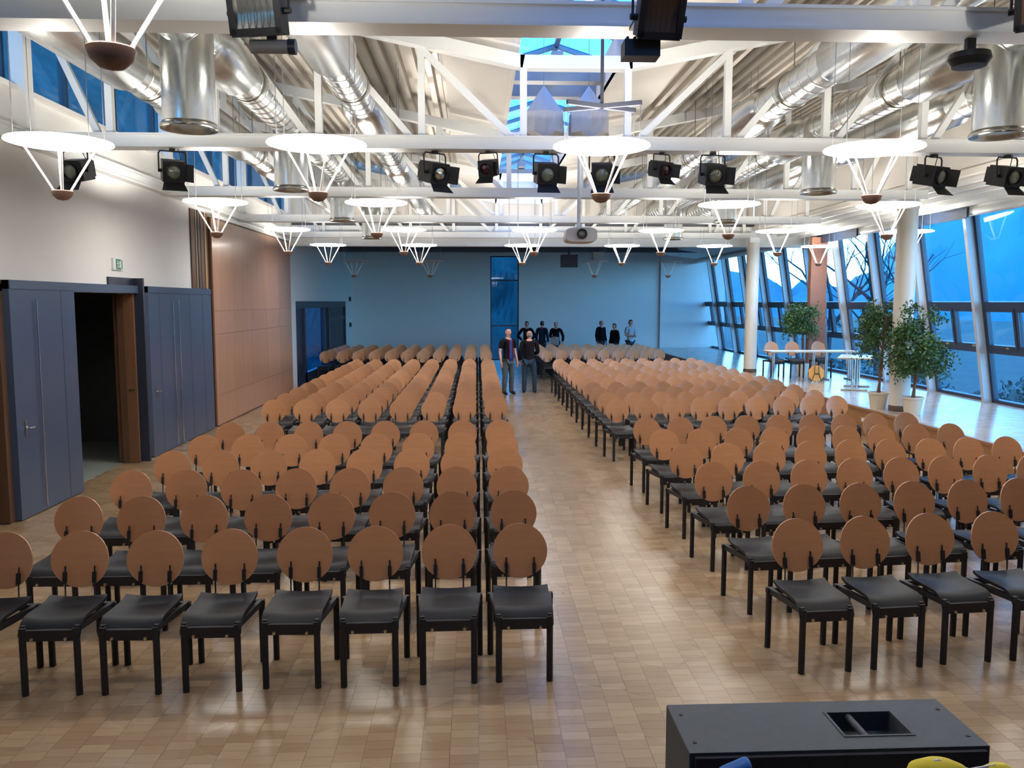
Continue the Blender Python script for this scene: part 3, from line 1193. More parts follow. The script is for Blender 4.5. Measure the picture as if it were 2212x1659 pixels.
OY = (7.9, 12.1, 16.6, 21.1)
for sgn, side in ((-1, 'left'), (1, 'right')):
    duct('air_duct', 'outer galvanised spiral duct under the %s roof slope' % side, XC + sgn * 4.90, 4.98, 0.20, [(6.0, 9.2), (10.6, 13.6), (15.2, 17.9)])
    duct('air_duct', 'middle %s galvanised duct with wide hanging air outlets' % side, XC + sgn * 3.80, 5.0, 0.215,
         [(8.4, 9.4), (12.7, 13.6), (17.2, 18.1)], OY)
    duct('air_duct', 'inner galvanised spiral duct beside the %s roof deck' % side, XC + sgn * (2.62 if sgn < 0 else 2.54), 4.98, 0.20, [(6.2, 8.6), (10.8, 13.1), (15.4, 17.6)])

# ------------------------------------------------------------------ pendant lamps
ZD = 3.897


def make_lamp():
    t = empty('pendant_lamp', (0, 0, ZD))
    m = MB()
    m.lathe([(0.0, 0.0), (0.25, 0.004), (0.42, 0.010), (0.445, 0.018), (0.44, 0.030), (0.25, 0.045), (0.0, 0.05)], 40)
    m.obj('reflector_disc', 'lamp_glow', t, 40)
    m = MB()
    zb = -0.405
    m.lathe([(0.0, zb - 0.085), (0.045, zb - 0.075), (0.078, zb - 0.045), (0.092, zb - 0.005), (0.088, zb), (0.06, zb - 0.01), (0.0, zb - 0.012)], 24)
    m.obj('bowl', 'lamp_bowl', t, 40)
    for k in range(4):
        a = R(28 + 90 * k)
        m = MB()
        m.tube([(0.062 * math.cos(a), 0.062 * math.sin(a), zb - 0.01), (0.30 * math.cos(a), 0.30 * math.sin(a), 0.005)], 0.0095, 8)
        m.obj('rod', 'lamp_rod', t, 40)
    ld = bpy.data.lights.new('halogen_light', 'SPOT')      # burner in the bowl, shining up
    ld.energy = HALOGEN_WATTS
    ld.color = (1.0, 0.945, 0.86)
    ld.spot_size = R(152)
    ld.spot_blend = 0.25
    ld.shadow_soft_size = 0.04
    link('halogen_light', ld, t, (0, 0, zb + 0.05), (math.pi, 0, 0))
    m = MB()
    m.tube([(0, 0, 0), (0, 0, 1.0)], 0.0035, 5)
    wire = m.mesh('suspension_wire', 'wire')
    for a in (25, 155, 205, 335):
        link('suspension_wire', wire, t, (0.36 * math.cos(R(a)), 0.36 * math.sin(R(a)), 0.035))
    return t


LX = [-3.72, -1.44, 1.15, 3.70, 6.08, 8.80]
LY = [7.75, 12.2, 16.7, 21.2]
lamp = make_lamp()
ltree = tree(lamp)
first = True
pos = ['far left', 'second from left', 'third from left', 'fourth from left', 'fifth from left', 'by the windows']
rown = ['nearest full row', 'second row', 'third row', 'farthest row']
spots = [(-1.40, 3.36, 'big glowing pendant lamp cut by the top picture edge, brown bowl showing'),
         (3.70, 3.36, 'added pendant lamp beyond the picture edge, brightening the right front chairs')]  # unseen lamp continuing the grid, added to give the front rows more light
for j, y in enumerate(LY):
    for i, x in enumerate(LX):
        if (j == 1 and i == 2) or (i == 5 and j < 1):
            continue
        spots.append((x, y, 'glowing disc pendant lamp, %s in the %s' % (pos[i], rown[j])))
for x, y, lab in spots:
    o = lamp if first else copy_tree(lamp, ltree)
    first = False
    o.location = (x, y, ZD - (0.0 if y > 4 else 0.02))
    if y < 4:
        wlen = 1.95
    elif x > 8:
        wlen = 0.46
    elif abs(x - XC) < 0.1:
        wlen = 0.37 if y < 9 else 2.05
    else:
        wlen = zroof(abs(x - XC) - 0.33) + 0.03 - ZD - 0.035
    for c in children(o):
        if c.name.startswith('suspension'):
            c.scale = (1, 1, wlen)
    tag(o, lab, 'lamp', 'glowing pendant lamps')
# long pole with cross arms carrying the lamp under the skylight
ch = thing('lamp_hanger', 'grey pole with crossed arms above a lamp under the skylight', 'hanger', (1.15, 7.75, 4.28))
m_ = MB()
m_.tube([(0, 0, 0.0), (0, 0, 1.36)], 0.016, 8)
m_.obj('pole', 'slate_steel', ch, 40)
for a in (25, 155):
    m_ = MB()
    m_.cbox((0, 0, 0), (0.74, 0.035, 0.04), RZ(a))
    m_.obj('arm', 'slate_steel', ch)
# unlit lamps of the rear hall
lamp_off = MATS['lamp_rod']
proto2 = None
for i, x in enumerate((-3.85, -1.46, 3.75, 6.12)):
    for j, y in enumerate((26.5,)):
        o = copy_tree(lamp, ltree)
        o.location = (x, y, 3.75)
        o.name = 'unlit_lamp'
        tag(o, 'unlit pendant lamp in the dark rear hall, %s from left' % ORD[i], 'lamp', 'unlit lamps of the rear hall')
        for c in children(o):
            if c.type == 'LIGHT':
                bpy.data.objects.remove(c)
                continue
            if c.name.startswith('reflector'):
                if proto2 is None:
                    proto2 = c.data.copy()
                    proto2.materials.clear()
                    proto2.materials.append(MATS['sail_fabric'])
                c.data = proto2
            if c.name.startswith('suspension'):
                c.scale = (1, 1, 0.635)

# ------------------------------------------------------------------ fabric sails under the skylight
for k, (x, lab) in enumerate(((0.90, 'left pale grey tent-shaped sail hanging under the skylight'),
                              (1.50, 'right pale grey tent-shaped sail hanging under the skylight'))):
    t = thing('fabric_sail', lab, 'sail', (x, 11.3, 4.62))
    n = 12
    ring = [Vector((0.285 * math.cos(2 * math.pi * q / n), 0.30 * math.sin(2 * math.pi * q / n), 0.10 if q % 3 else 0.0)) for q in range(n)]
    mid = [Vector((p.x * (1.0 if q % 2 else 0.9), p.y * (1.0 if q % 2 else 0.9), 0.36)) for q, p in enumerate(ring)]
    top = Vector((0, 0, 0.74))
    vs = ring + mid + [top] + [Vector((0, 0, -0.02))]
    fs = []
    for q in range(n):
        q2 = (q + 1) % n
        fs += [(q, q2, n + q2, n + q), (n + q, n + q2, 2 * n), (q2, q, 2 * n + 1)]
    m = MB()
    m.add(vs, fs)
    m.obj('fabric', 'sail_fabric', t)
    m = MB()
    m.tube([top, top + Vector((0, 0, 0.76))], 0.004, 5)
    m.obj('cable', 'wire', t)

# ------------------------------------------------------------------ stage lights on the second truss
def make_spot():
    t = empty('stage_spotlight', (0, 0, ZB))
    m = MB()
    m.tube([(-0.15, 0, -0.25), (-0.15, 0, -0.06), (-0.13, 0, -0.03), (0.13, 0, -0.03), (0.15, 0, -0.06), (0.15, 0, -0.25)], 0.010, 6)
    m.obj('yoke', 'black_metal', t, 40)
    m = MB()
    m.box(-0.03, 0.03, -0.03, 0.03, -0.035, 0.0)
    m.obj('clamp', 'black_metal', t)
    M = T(0, 0, -0.255) @ RX(14) @ Matrix.Scale(0.92, 4)
    m = MB()
    m.box(-0.13, 0.13, -0.13, 0.18, -0.13, 0.13, M)
    m.box(-0.10, 0.10, 0.18, 0.26, -0.10, 0.10, M)
    m.cbox((-0.15, 0, 0), (0.05, 0.04, 0.04), M)
    m.cbox((0.15, 0, 0), (0.05, 0.04, 0.04), M)
    b = m.obj('housing', 'black_metal', t)
    m = MB()
    m.lathe([(0.105, 0.0), (0.105, 0.03), (0.09, 0.03), (0.09, 0.0)], 24, M @ T(0, -0.13, 0) @ RX(90))
    m.obj('lens_ring', 'black_metal', b, 40)
    m = MB()
    m.lathe([(0.088, 0.0), (0.06, 0.02), (0.0, 0.032)], 24, M @ T(0, -0.13, 0) @ RX(90))
    m.obj('lens', 'lens', b, 50)
    for q in range(2):
        m = MB()
        if q == 0:
            m.add([M @ Vector(p) for p in ((-.12, -.13, -.13), (.12, -.13, -.13), (.15, -.26, -.21), (-.15, -.26, -.21),
                                           (-.12, -.13, -.135), (.12, -.13, -.135), (.15, -.26, -.216), (-.15, -.26, -.216))],
                  [(0, 1, 2, 3), (7, 6, 5, 4), (0, 4, 5, 1), (1, 5, 6, 2), (2, 6, 7, 3), (3, 7, 4, 0)])
        else:
            m.add([M @ Vector(p) for p in ((.13, -.13, -.11), (.13, -.13, .11), (.22, -.22, .11), (.22, -.22, -.11),
                                           (.136, -.13, -.11), (.136, -.13, .11), (.226, -.22, .11), (.226, -.22, -.11))],
                  [(0, 1, 2, 3), (7, 6, 5, 4), (0, 4, 5, 1), (1, 5, 6, 2), (2, 6, 7, 3), (3, 7, 4, 0)])
        m.obj('barn_door', 'black_metal', b)
    m = MB()
    m.tube([(0.02, 0.1, -0.24), (0.10, 0.05, -0.12), (0.06, -0.02, 0.02), (0.09, -0.02, 0.12), (0.05, 0.02, 0.17)], 0.005, 5)
    m.obj('cable', 'black_metal', t)
    return t


spx = [(-4.66, -8, 'leftmost, behind the big left lamp'), (-3.55, 25, 'second from left'), (-0.49, 35, 'with a tilted shiny gel, third from left'),
       (0.14, -20, 'small, fourth from left'), (0.83, 6, 'with a round glass lens, fifth from left'), (1.50, -6, 'half hidden by the lamp under the skylight'),
       (2.22, 22, 'just right of the skylight lamp'), (2.84, 4, 'square, left of the fourth lamp'), (5.55, 24, 'right of the fourth lamp'),
       (6.47, 12, 'at the right picture edge')]
sproto = make_spot()
stree = tree(sproto)
for k, (x, rz, lab) in enumerate(spx):
    o = sproto if k == 0 else copy_tree(sproto, stree)
    o.location = (x, TRUSS_Y[1] + 0.13, ZB)
    o.rotation_euler = (0, 0, R(rz))
    s = 0.78 if k in (3, 6) else 1.0
    o.scale = (s, s, s)
    tag(o, 'black stage spotlight, ' + lab, 'spotlight', 'spotlights on the second truss')
    if k in (3, 6, 2):
        for c in children(o):
            for g in children(c):
                if g.name.startswith('lens') and not g.name.startswith('lens_ring'):
                    nm = g.data.copy()
                    nm.materials.clear()
                    nm.materials.append(MATS['gel_red' if k != 2 else 'reflector'])
                    g.data = nm


# floodlights on the first truss
def flood(loc, rz, tilt, label, body, face, w=0.33, h=0.30):
    t = thing('floodlight', label, 'floodlight', loc, rz)
    M = RX(tilt)
    m = MB()
    m.box(-w / 2, w / 2, 0.0, 0.10, -h / 2, h / 2, M)
    m.box(-w / 2 + 0.04, w / 2 - 0.04, 0.10, 0.17, -h / 2 + 0.05, h / 2 - 0.05, M)
    hb = m.obj('housing', body, t)
    m = MB()
    for b in ((-w / 2 - .01, -w / 2 + .03, -h / 2, h / 2), (w / 2 - .03, w / 2 + .01, -h / 2, h / 2), (-w / 2, w / 2, -h / 2 - .01, -h / 2 + .035), (-w / 2, w / 2, h / 2 - .035, h / 2 + .01)):
        m.box(b[0], b[1], -0.03, 0.0, b[2], b[3], M)
    m.obj('bezel', 'black_metal', t)
    m = MB()
    m.grid(lambda u, v: M @ Vector((-w / 2 + 0.03 + (w - 0.06) * u, -0.002 + 0.0 - 0.02 * (1 - math.sin(math.pi * v)), -h / 2 + 0.035 + (h - 0.07) * v)), 3, 9)
    m.obj('reflector_face', face, t, 60)
    for k in range(5):
        m = MB()
        x = -w / 2 + 0.03 + (w - 0.06) * (k + 1) / 6
        m.tube([M @ Vector((x, -0.026, -h / 2 + 0.03)), M @ Vector((x, -0.026, h / 2 - 0.03))], 0.0025, 5)
        m.obj('guard_wire', 'black_metal', t)
    m = MB()
    m.tube([(-w / 2 - 0.03, 0.05, 0), (-w / 2 - 0.03, 0.05, 0.20), (w / 2 + 0.03, 0.05, 0.20), (w / 2 + 0.03, 0.05, 0)], 0.009, 6)
    m.tube([(-w / 2 - 0.045, 0.05, 0), (-w / 2, 0.05, 0)], 0.02, 8)
    m.tube([(w / 2, 0.05, 0), (w / 2 + 0.045, 0.05, 0)], 0.02, 8)
    m.obj('yoke', 'black_metal', t, 40)
    return t


flood((-1.30, 5.15, 4.22), R(-12), 12, 'black floodlight with bright silver face on the nearest truss', 'black_metal', 'reflector', 0.31, 0.28)
flood((1.11, 5.12, 4.21), R(6), 24, 'blue-topped black floodlight with dull face on the nearest truss', 'floodlight_blue', 'dark_wood', 0.26, 0.25)
tb = thing('tube_light', 'dark cylindrical fitting hanging under the left floodlight', 'light fitting', (-1.25, 5.33, 4.06))
m_ = MB()
m_.tube([(-0.13, 0, 0), (0.12, 0.0, 0.0)], 0.042, 16)
m_.obj('barrel', 'grey_steel', tb, 40)
m_ = MB()
m_.tube([(0.10, 0, 0), (0.145, 0, 0)], 0.047, 16)
m_.obj('end_cap', 'navy_panel', tb, 40)
m_ = MB()
m_.box(-0.03, 0.03, -0.01, 0.24, 0.20, 0.221)
m_.box(-0.03, 0.03, -0.01, 0.01, 0.035, 0.221)
m_.obj('bracket', 'black_metal', tb)
sb = thing('clamped_box', 'small black finned box under the blue floodlight', 'light fitting', (1.02, 5.28, 4.05))
m_ = MB()
m_.box(-0.11, 0.11, -0.07, 0.07, -0.05, 0.05)
m_.obj('box_body', 'black_metal', sb)
for k in range(5):
    m_ = MB()
    m_.box(-0.10 + 0.045 * k, -0.085 + 0.045 * k, -0.075, 0.075, 0.05, 0.062)
    m_.obj('fin', 'black_metal', sb)
m_ = MB()
m_.box(-0.02, 0.02, -0.01, 0.01, 0.05, 0.23)
m_.box(-0.02, 0.02, -0.01, 0.29, 0.21, 0.23)
m_.obj('bracket', 'black_metal', sb)
flood((3.46, 5.10, 4.30), R(-35), 18, 'black floodlight cut by the right picture edge', 'black_metal', 'dark_wood', 0.30, 0.26)
rd = thing('round_fitting', 'dark round fitting under the right end of the nearest truss', 'light fitting', (3.36, 5.70, 4.14))
m_ = MB()
m_.lathe([(0.0, -0.05), (0.11, -0.045), (0.14, 0.0), (0.13, 0.04), (0.0, 0.05)], 24)
m_.obj('dish', 'black_metal', rd, 40)
m_ = MB()
m_.box(-0.03, 0.03, -0.02, 0.02, 0.04, 0.14)
m_.obj('bracket', 'black_metal', rd)

# dim fittings hanging in the rear hall
for k, (x, y, z, w, h, mt, lab) in enumerate(((3.1, 28.0, 3.86, 0.55, 0.42, 'navy_panel', 'dark hanging loudspeaker in the dim rear hall'),
                                              (3.95, 27.2, 3.98, 0.36, 0.26, 'grey_steel', 'pale hanging fitting in the dim rear hall'))):
    t = thing('hanging_box', lab, 'loudspeaker' if k == 0 else 'light fitting', (x, y, z))
    m = MB()
    m.box(-w / 2, w / 2, -0.16, 0.16, -h / 2, h / 2)
    m.box(-w / 2 + 0.03, w / 2 - 0.03, -0.175, -0.16, -h / 2 + 0.03, h / 2 - 0.03)
    m.obj('box_body', mt, t)
    m = MB()
    m.box(-0.03, 0.03, -0.03, 0.03, h / 2, 4.625 - z)
    m.obj('bracket', 'navy_panel', t)

# ------------------------------------------------------------------ projector
pj = thing('projector', 'white ceiling projector hanging on a pole in the middle of the hall', 'projector', (1.62, 13.1, 3.53))
m_ = MB()
pr = []
for k in range(24):
    t_ = 2 * math.pi * k / 24
    c_, s_ = math.cos(t_), math.sin(t_)
    pr.append((0.25 * math.copysign(abs(c_) ** 0.45, c_), 0.115 * math.copysign(abs(s_) ** 0.6, s_)))
vs = [(x, -0.2, z) for x, z in pr] + [(x * 0.96, -0.23, z * 0.93) for x, z in pr] + [(x, 0.2, z) for x, z in pr]
n = 24
fs = [(k, (k + 1) % n, 2 * n + (k + 1) % n, 2 * n + k) for k in range(n)] + [(n + k, n + (k + 1) % n, (k + 1) % n, k) for k in range(n)]
fs += [tuple(range(n, 2 * n))[::-1], tuple(range(2 * n, 3 * n))]
m_.add(vs, fs)
m_.obj('case', 'projector_white', pj, 35)
m_ = MB()
m_.lathe([(0.075, 0.0), (0.080, 0.05), (0.065, 0.05), (0.06, 0.01)], 24, T(0, -0.22, 0.01) @ RX(90))
m_.obj('lens_ring', 'black_metal', pj, 40)
m_ = MB()
m_.lathe([(0.062, 0.012), (0.03, 0.03), (0.0, 0.034)], 24, T(0, -0.22, 0.01) @ RX(90))
m_.obj('lens', 'lens', pj, 50)
m_ = MB()
m_.tube([(-0.02, 0, 0.17), (-0.02, 0, 2.10)], 0.028, 12)
m_.obj('pole', 'white_steel', pj, 40)
m_ = MB()
m_.box(-0.12, 0.10, -0.09, 0.09, 0.11, 0.13)
m_.box(-0.07, 0.03, -0.05, 0.05, 0.13, 0.18)
m_.obj('mount_plate', 'white_steel', pj)

# ------------------------------------------------------------------ chairs
def chair_parts():
    P = []
    m = MB()      # seat: flexed sheet that curls down at the front, up at the back

    def seat(u, v):
        x = (u - 0.5) * 0.385
        y = -0.235 + 0.435 * v
        z = 0.478 + 0.014 * (abs(u - 0.5) * 2) ** 2
        if v < 0.30:
            t = (0.30 - v) / 0.30
            z -= 0.070 * t * t + 0.018 * t ** 6
            y += 0.012 * t * t
        if v > 0.75:
            t = (v - 0.75) / 0.25
            z += 0.022 * t * t
        return (x, y, z)
    m.shell(seat, 7, 17, (0, 0.004, -0.022))
    P.append(('seat', m.mesh('seat', 'seat_black', 45), (0, 0, 0)))
    m = MB()      # round plywood back, slightly dished
    n = 36
    rr = 0.193
    rings = [0.0, 0.5, 1.0]
    A = RX(-9)

    def dish(x, z):
        return -0.026 * (1 - (x / rr) ** 2)
    vs, fs = [Vector((0, -dish(0, 0), 0))], []
    for q in (0.5, 0.85, 1.0):
        for k in range(n):
            t = 2 * math.pi * k / n
            x, z = rr * q * math.cos(t), rr * q * math.sin(t)
            vs.append(Vector((x, -dish(x, z), z)))
    for k in range(n):
        k2 = (k + 1) % n
        fs.append((0, 1 + k, 1 + k2))
        for q in range(2):
            fs.append((1 + q * n + k, 1 + (q + 1) * n + k, 1 + (q + 1) * n + k2, 1 + q * n + k2))
    N0 = len(vs)
    vs += [p + Vector((0, 0.011, 0)) for p in vs]
    fs += [tuple(i + N0 for i in f[::-1]) for f in fs]
    for k in range(n):
        k2 = (k + 1) % n
        a_, b_2 = 1 + 2 * n + k, 1 + 2 * n + k2
        fs.append((a_, a_ + N0, b_2 + N0, b_2))
    vs = [T(0, 0.235, 0.745) @ A @ p for p in vs]
    m.add(vs, [f[::-1] for f in fs])
    P.append(('backrest', m.mesh('backrest', 'plywood', 50), (0, 0, 0)))

    def legmesh(x, y, top):
        m = MB()
        m.tube([(x, y, 0.0), (x, y, top - 0.02), (x * 0.98, y, top)], 0.0215, 10)
        return m.mesh('leg', 'leg_black', 40)
    for sx in (-1, 1):
        P.append(('leg', legmesh(sx * 0.168, -0.215, 0.445), (0, 0, 0)))
    for sx in (-1, 1):
        P.append(('leg', legmesh(sx * 0.212, 0.225, 0.445), (0, 0, 0)))
    m = MB()
    m.box(-0.15, 0.15, -0.226, -0.200, 0.360, 0.430)
    m.box(-0.232, 0.232, 0.208, 0.242, 0.405, 0.445)
    for sx in (-1, 1):
        m.beam((sx * 0.168, -0.215, 0.435), (sx * 0.205, 0.225, 0.425), 0.03, 0.04)
    P.append(('frame', m.mesh('frame', 'leg_black'), (0, 0, 0)))
    for sx in (-1, 1):
        m = MB()
        m.tube([(sx * 0.098, 0.19, 0.44), (sx * 0.098, 0.218, 0.50), (sx * 0.098, 0.222, 0.60), (sx * 0.098, 0.238, 0.70)], 0.0055, 6)
        P.append(('back_rod', m.mesh('back_rod', 'leg_black', 40), (0, 0, 0)))
        m = MB()
        m.cbox((0, 0, 0), (0.022, 0.02, 0.075), T(sx * 0.098, 0.222, 0.625) @ RX(-9))
        P.append(('clamp', m.mesh('clamp', 'leg_black'), (0, 0, 0)))
        m = MB()
        m.lathe([(0.0, 0.012), (0.009, 0.010), (0.011, 0.0)], 10, T(sx * 0.105, -0.226, 0.374) @ RX(90))
        P.append(('bolt', m.mesh('bolt', 'brass', 40), (0, 0, 0)))
    return P


CP = chair_parts()
# a joined simple version of frame parts for rows too far to show them singly
fj = MB()
for nm, me, _ in CP:
    if nm in ('frame', 'back_rod', 'clamp'):
        fj.add([v.co for v in me.vertices], [tuple(p.vertices) for p in me.polygons])
support_me = fj.mesh('frame', 'leg_black')
FAR = [p for p in CP if p[0] in ('seat', 'backrest', 'leg')] + [('frame', support_me, None)]


def chair(x, y, rz, z=0.0, label='', group=None, full=True):
    o = thing('chair', label, 'chair', (x, y, z), rz, group)
    for nm, me, _ in (CP if full else FAR):
        link(nm, me, o)
    return o


rc_ = random.Random(5)
stuff = []


def jit(s):
    return rc_.uniform(-s, s)


LEFT_X0, LEFT_P = 0.30, 0.513
RIGHT_X0, RIGHT_P = 2.29, 0.473
FRONT_P = [0.522, 0.506, 0.494, 0.486, 0.479, 0.476]      # the right front rows are set a little wider
TILT = R(5.0)
rows = []
for k in range(6):
    rows.append(('front', k, 5.47 + 1.045 * k, 5.53 + 1.065 * k))
for k in range(11):
    rows.append(('middle', k, 13.25 + 0.94 * k, 13.0 + 0.95 * k))
for k in range(5):
    rows.append(('rear', k, 26.55 + 1.0 * k, 26.6 + 1.0 * k))
n_ind = 0
for blk, k, yl, yr in rows:
    nl = 11 if blk == 'rear' else 8
    full = blk == 'front' or (blk == 'middle' and k < 1)
    for c in range(nl):
        x = LEFT_X0 - (0.503 if blk == 'front' else LEFT_P) * c + jit(0.006)
        y = yl + jit(0.012) - 0.012 * c
        rz = jit(0.02)
        if blk == 'rear' and not (k == 0):
            stuff.append((x, y, rz))
            continue
        chair(x, y, rz, 0, 'round-backed black chair, left block, %s row of the %s group, %s from the aisle' % (ORD[k], blk, ORD[c]),
              'round-backed chairs in rows', full)
        n_ind += 1
    for c in range(9):
        dx = (FRONT_P[k] if blk == 'front' else RIGHT_P) * c
        x = RIGHT_X0 + (0.04 if blk == 'front' else 0.0) + dx * math.cos(TILT) + jit(0.002)
        y = yr + dx * math.sin(TILT) + jit(0.012)
        rz = TILT + jit(0.012)
        if blk == 'rear':
            stuff.append((x, y, rz))
            continue
        chair(x, y, rz, 0, 'round-backed black chair, right block, %s row of the %s group, %s from the aisle' % (ORD[k], blk, ORD[c]),
              'round-backed chairs in rows', full)
        n_ind += 1
sm_ = MB()
for x, y, rz in stuff:
    M = T(x, y, 0) @ Matrix.Rotation(rz, 4, 'Z')
    for nm, me, _ in FAR:
        sm_.cur = 1 if nm == 'backrest' else 0
        sm_.add([M @ v.co for v in me.vertices], [tuple(p.vertices) for p in me.polygons])
tag(sm_.obj('far_chair_rows', ['leg_black', 'plywood_stuff'], None, 45), 'farthest rows of round-backed chairs in the dark rear hall', 'chairs', kind='stuff')

# ------------------------------------------------------------------ platform furniture
def table(loc, rz, lx, ly, label):
    t = thing('table', label, 'table', loc, rz)
    m = MB()
    m.box(-lx / 2, lx / 2, -ly / 2, ly / 2, 0.715, 0.74)
    tp = m.obj('table_top', 'table_white', t)
    m = MB()
    for b in ((-lx / 2 - .006, lx / 2 + .006, -ly / 2 - .006, -ly / 2), (-lx / 2 - .006, lx / 2 + .006, ly / 2, ly / 2 + .006),
              (-lx / 2 - .006, -lx / 2, -ly / 2, ly / 2), (lx / 2, lx / 2 + .006, -ly / 2, ly / 2)):
        m.box(b[0], b[1], b[2], b[3], 0.712, 0.739)
    m.obj('edge_band', 'table_edge', tp)
    for sx in (-1, 1):
        m = MB()
        x = sx * (lx / 2 - 0.16)
        m.tube([(x, -0.05, 0.03), (x, -0.05, 0.715)], 0.02, 8)
        m.tube([(x, 0.05, 0.03), (x, 0.05, 0.715)], 0.02, 8)
        m.obj('leg', 'chrome', t, 40)
        m = MB()
        m.tube([(x, -ly / 2 + 0.08, 0.018), (x, ly / 2 - 0.08, 0.018)], 0.018, 8)
        m.obj('foot', 'chrome', t, 40)
    return t


table((8.05, 20.75, PLAT), 0.0, 1.36, 0.70, 'white conference table nearest the far column on the platform')
table((9.205, 20.75, PLAT), 0.0, 0.92, 0.70, 'shorter white table in the middle of the platform group')
table((8.66, 18.55, PLAT), R(62), 1.30, 0.72, 'white table set at an angle beside the potted fig trees')
for k, (x, y, rz, lab) in enumerate(((7.82, 21.45, 0.03, 'round-backed chair behind the platform table, leftmost'),
                                     (8.34, 21.40, -0.05, 'round-backed chair behind the platform table, in the middle'),
                                     (9.08, 21.45, 0.02, 'round-backed chair behind the platform table, beside the brown pillar'))):
    chair(x, y, rz, PLAT, lab, 'chairs at the platform tables', True)
so = thing('tipped_stool', 'orange eight-sided stool lying on its side on the platform', 'stool', (8.42, 20.2, PLAT + 0.205))
m_ = MB()
m_.lathe([(0.0, 0.0), (0.20, 0.0), (0.21, 0.01), (0.21, 0.025), (0.20, 0.035), (0.0, 0.035)], 8, RZ(0) @ RX(82) @ RZ(22.5))
m_.obj('seat', 'orange_ply', so)
for sx in (-1, 1):
    m_ = MB()
    m_.tube([(sx * 0.05, -0.045, 0.19), (sx * 0.055, -0.06, 0.0), (sx * 0.12, -0.05, -0.19)], 0.009, 6)
    m_.obj('leg', 'black_metal', so, 40)
m_ = MB()
m_.tube([(-0.05, -0.06, 0.0), (0.05, -0.06, 0.0)], 0.014, 6)
m_.obj('stretcher', 'black_metal', so, 40)

# brown clad pillar and gathered curtain by the windows
pl = thing('clad_pillar', 'tall reddish brown board pillar standing before the windows', 'pillar', (9.28, 22.4, PLAT))
m_ = MB()
m_.box(-0.22, 0.22, -0.10, 0.10, 0.0, 3.72)
m_.obj('board', 'terracotta_board', pl)
m_ = MB()
m_.box(-0.235, 0.235, -0.115, 0.115, 0.0, 0.06)
m_.obj('plinth', 'dark_wood', pl)
cu = MB()


def curt(u, v):
    z = 3.62 * v
    w = 0.34 * (1.0 - 0.35 * v)
    return (9.60 - 0.02 + w * (u - 0.5) - 0.10 * (v - 0.3), 22.75 + 0.05 * math.sin(u * 42) + 0.02 * math.sin(u * 17 + v * 4), z + PLAT + 0.04)


cu.shell(curt, 60, 12, (0, 0.006, 0))
tag(cu.obj('curtain', 'curtain_cloth', None, 80), 'gathered pale curtain hanging beside the brown pillar', 'curtain')


# ------------------------------------------------------------------ potted fig trees
def fig(loc, h, seed, label, spread, crown_lo, potr=0.17, nleaf=3200, lean=(0, 0), avoid=None):
    rnd = random.Random(seed)
    t = thing('potted_fig', label, 'plant', loc)
    m = MB()
    m.lathe([(potr * 0.78, 0.0), (potr, 0.27), (potr * 1.08, 0.275), (potr * 1.08, 0.31), (potr * 0.95, 0.31), (potr * 0.93, 0.27), (0.0, 0.265)], 24)
    p = m.obj('pot', 'pot_cream', t, 40)
    m = MB()
    m.lathe([(potr * 0.93, 0.272), (potr * 0.5, 0.285), (0, 0.29)], 20)
    m.obj('soil', 'soil', p, 60)
    m = MB()
    for q in range(2):
        pts = []
        for i in range(9):
            z = 0.26 + (h * 0.72) * i / 8
            a = q * math.pi + i * 0.9
            pts.append((0.018 * math.cos(a) + lean[0] * i / 8, 0.018 * math.sin(a) + lean[1] * i / 8, z))
        m.tube(pts, [0.024 - 0.0012 * i for i in range(9)], 8)
    m.obj('trunk', 'bark', t, 50)
    br = MB()
    lf = MB()
    tips = []

    def hit(p, r):
        return avoid is not None and math.hypot(p.x + loc[0] - avoid[0], p.y + loc[1] - avoid[1]) < avoid[2] + r
    for q in range(34):
        z0 = crown_lo + (h * 0.80 - crown_lo) * rnd.random()
        an = rnd.uniform(0, 6.283)
        s = spread * (0.55 + 0.45 * math.sin(math.pi * min(1, (z0 - crown_lo) / (h - crown_lo) + 0.22))) * rnd.uniform(0.6, 1.05)
        f = (z0 - 0.26) / (h * 0.72)
        p0 = Vector((lean[0] * f, lean[1] * f, z0))
        p2 = p0 + Vector((math.cos(an) * s, math.sin(an) * s, rnd.uniform(0.05, 0.38)))
        p1 = (p0 + p2) / 2 + Vector((0, 0, 0.09))
        p3 = p2 + Vector((math.cos(an) * 0.08, math.sin(an) * 0.08, -0.10))
        if any(hit(p, 0.02) for p in (p1, (p1 + p2) / 2, p2, p3)):
            continue
        br.tube([p0, p1, p2, p3], [0.008, 0.006, 0.004, 0.002], 4, False)
        tips += [p1, (p1 + p2) / 2, p2, p2, p3, p3]
    br.obj('branches', 'bark', t, 60)
    for q in range(nleaf):
        c = rnd.choice(tips) + Vector((rnd.gauss(0, 0.075), rnd.gauss(0, 0.075), rnd.gauss(0, 0.075)))
        if hit(c, 0.09):
            continue
        d = Vector((rnd.uniform(-1, 1), rnd.uniform(-1, 1), rnd.uniform(-1.3, 0.2))).normalized()
        sd = d.cross(Vector((rnd.uniform(-1, 1), rnd.uniform(-1, 1), rnd.uniform(-1, 1)))).normalized()
        up = d.cross(sd)
        L_, w_ = rnd.uniform(0.055, 0.09), rnd.uniform(0.014, 0.022)
        lf.add([c, c + d * L_ * .45 + sd * w_ + up * 0.004, c + d * L_, c + d * L_ * .45 - sd * w_ + up * 0.004], [(0, 1, 2), (0, 2, 3)])
    tag(lf.obj('foliage', 'leaf', t), kind='stuff')
    return t


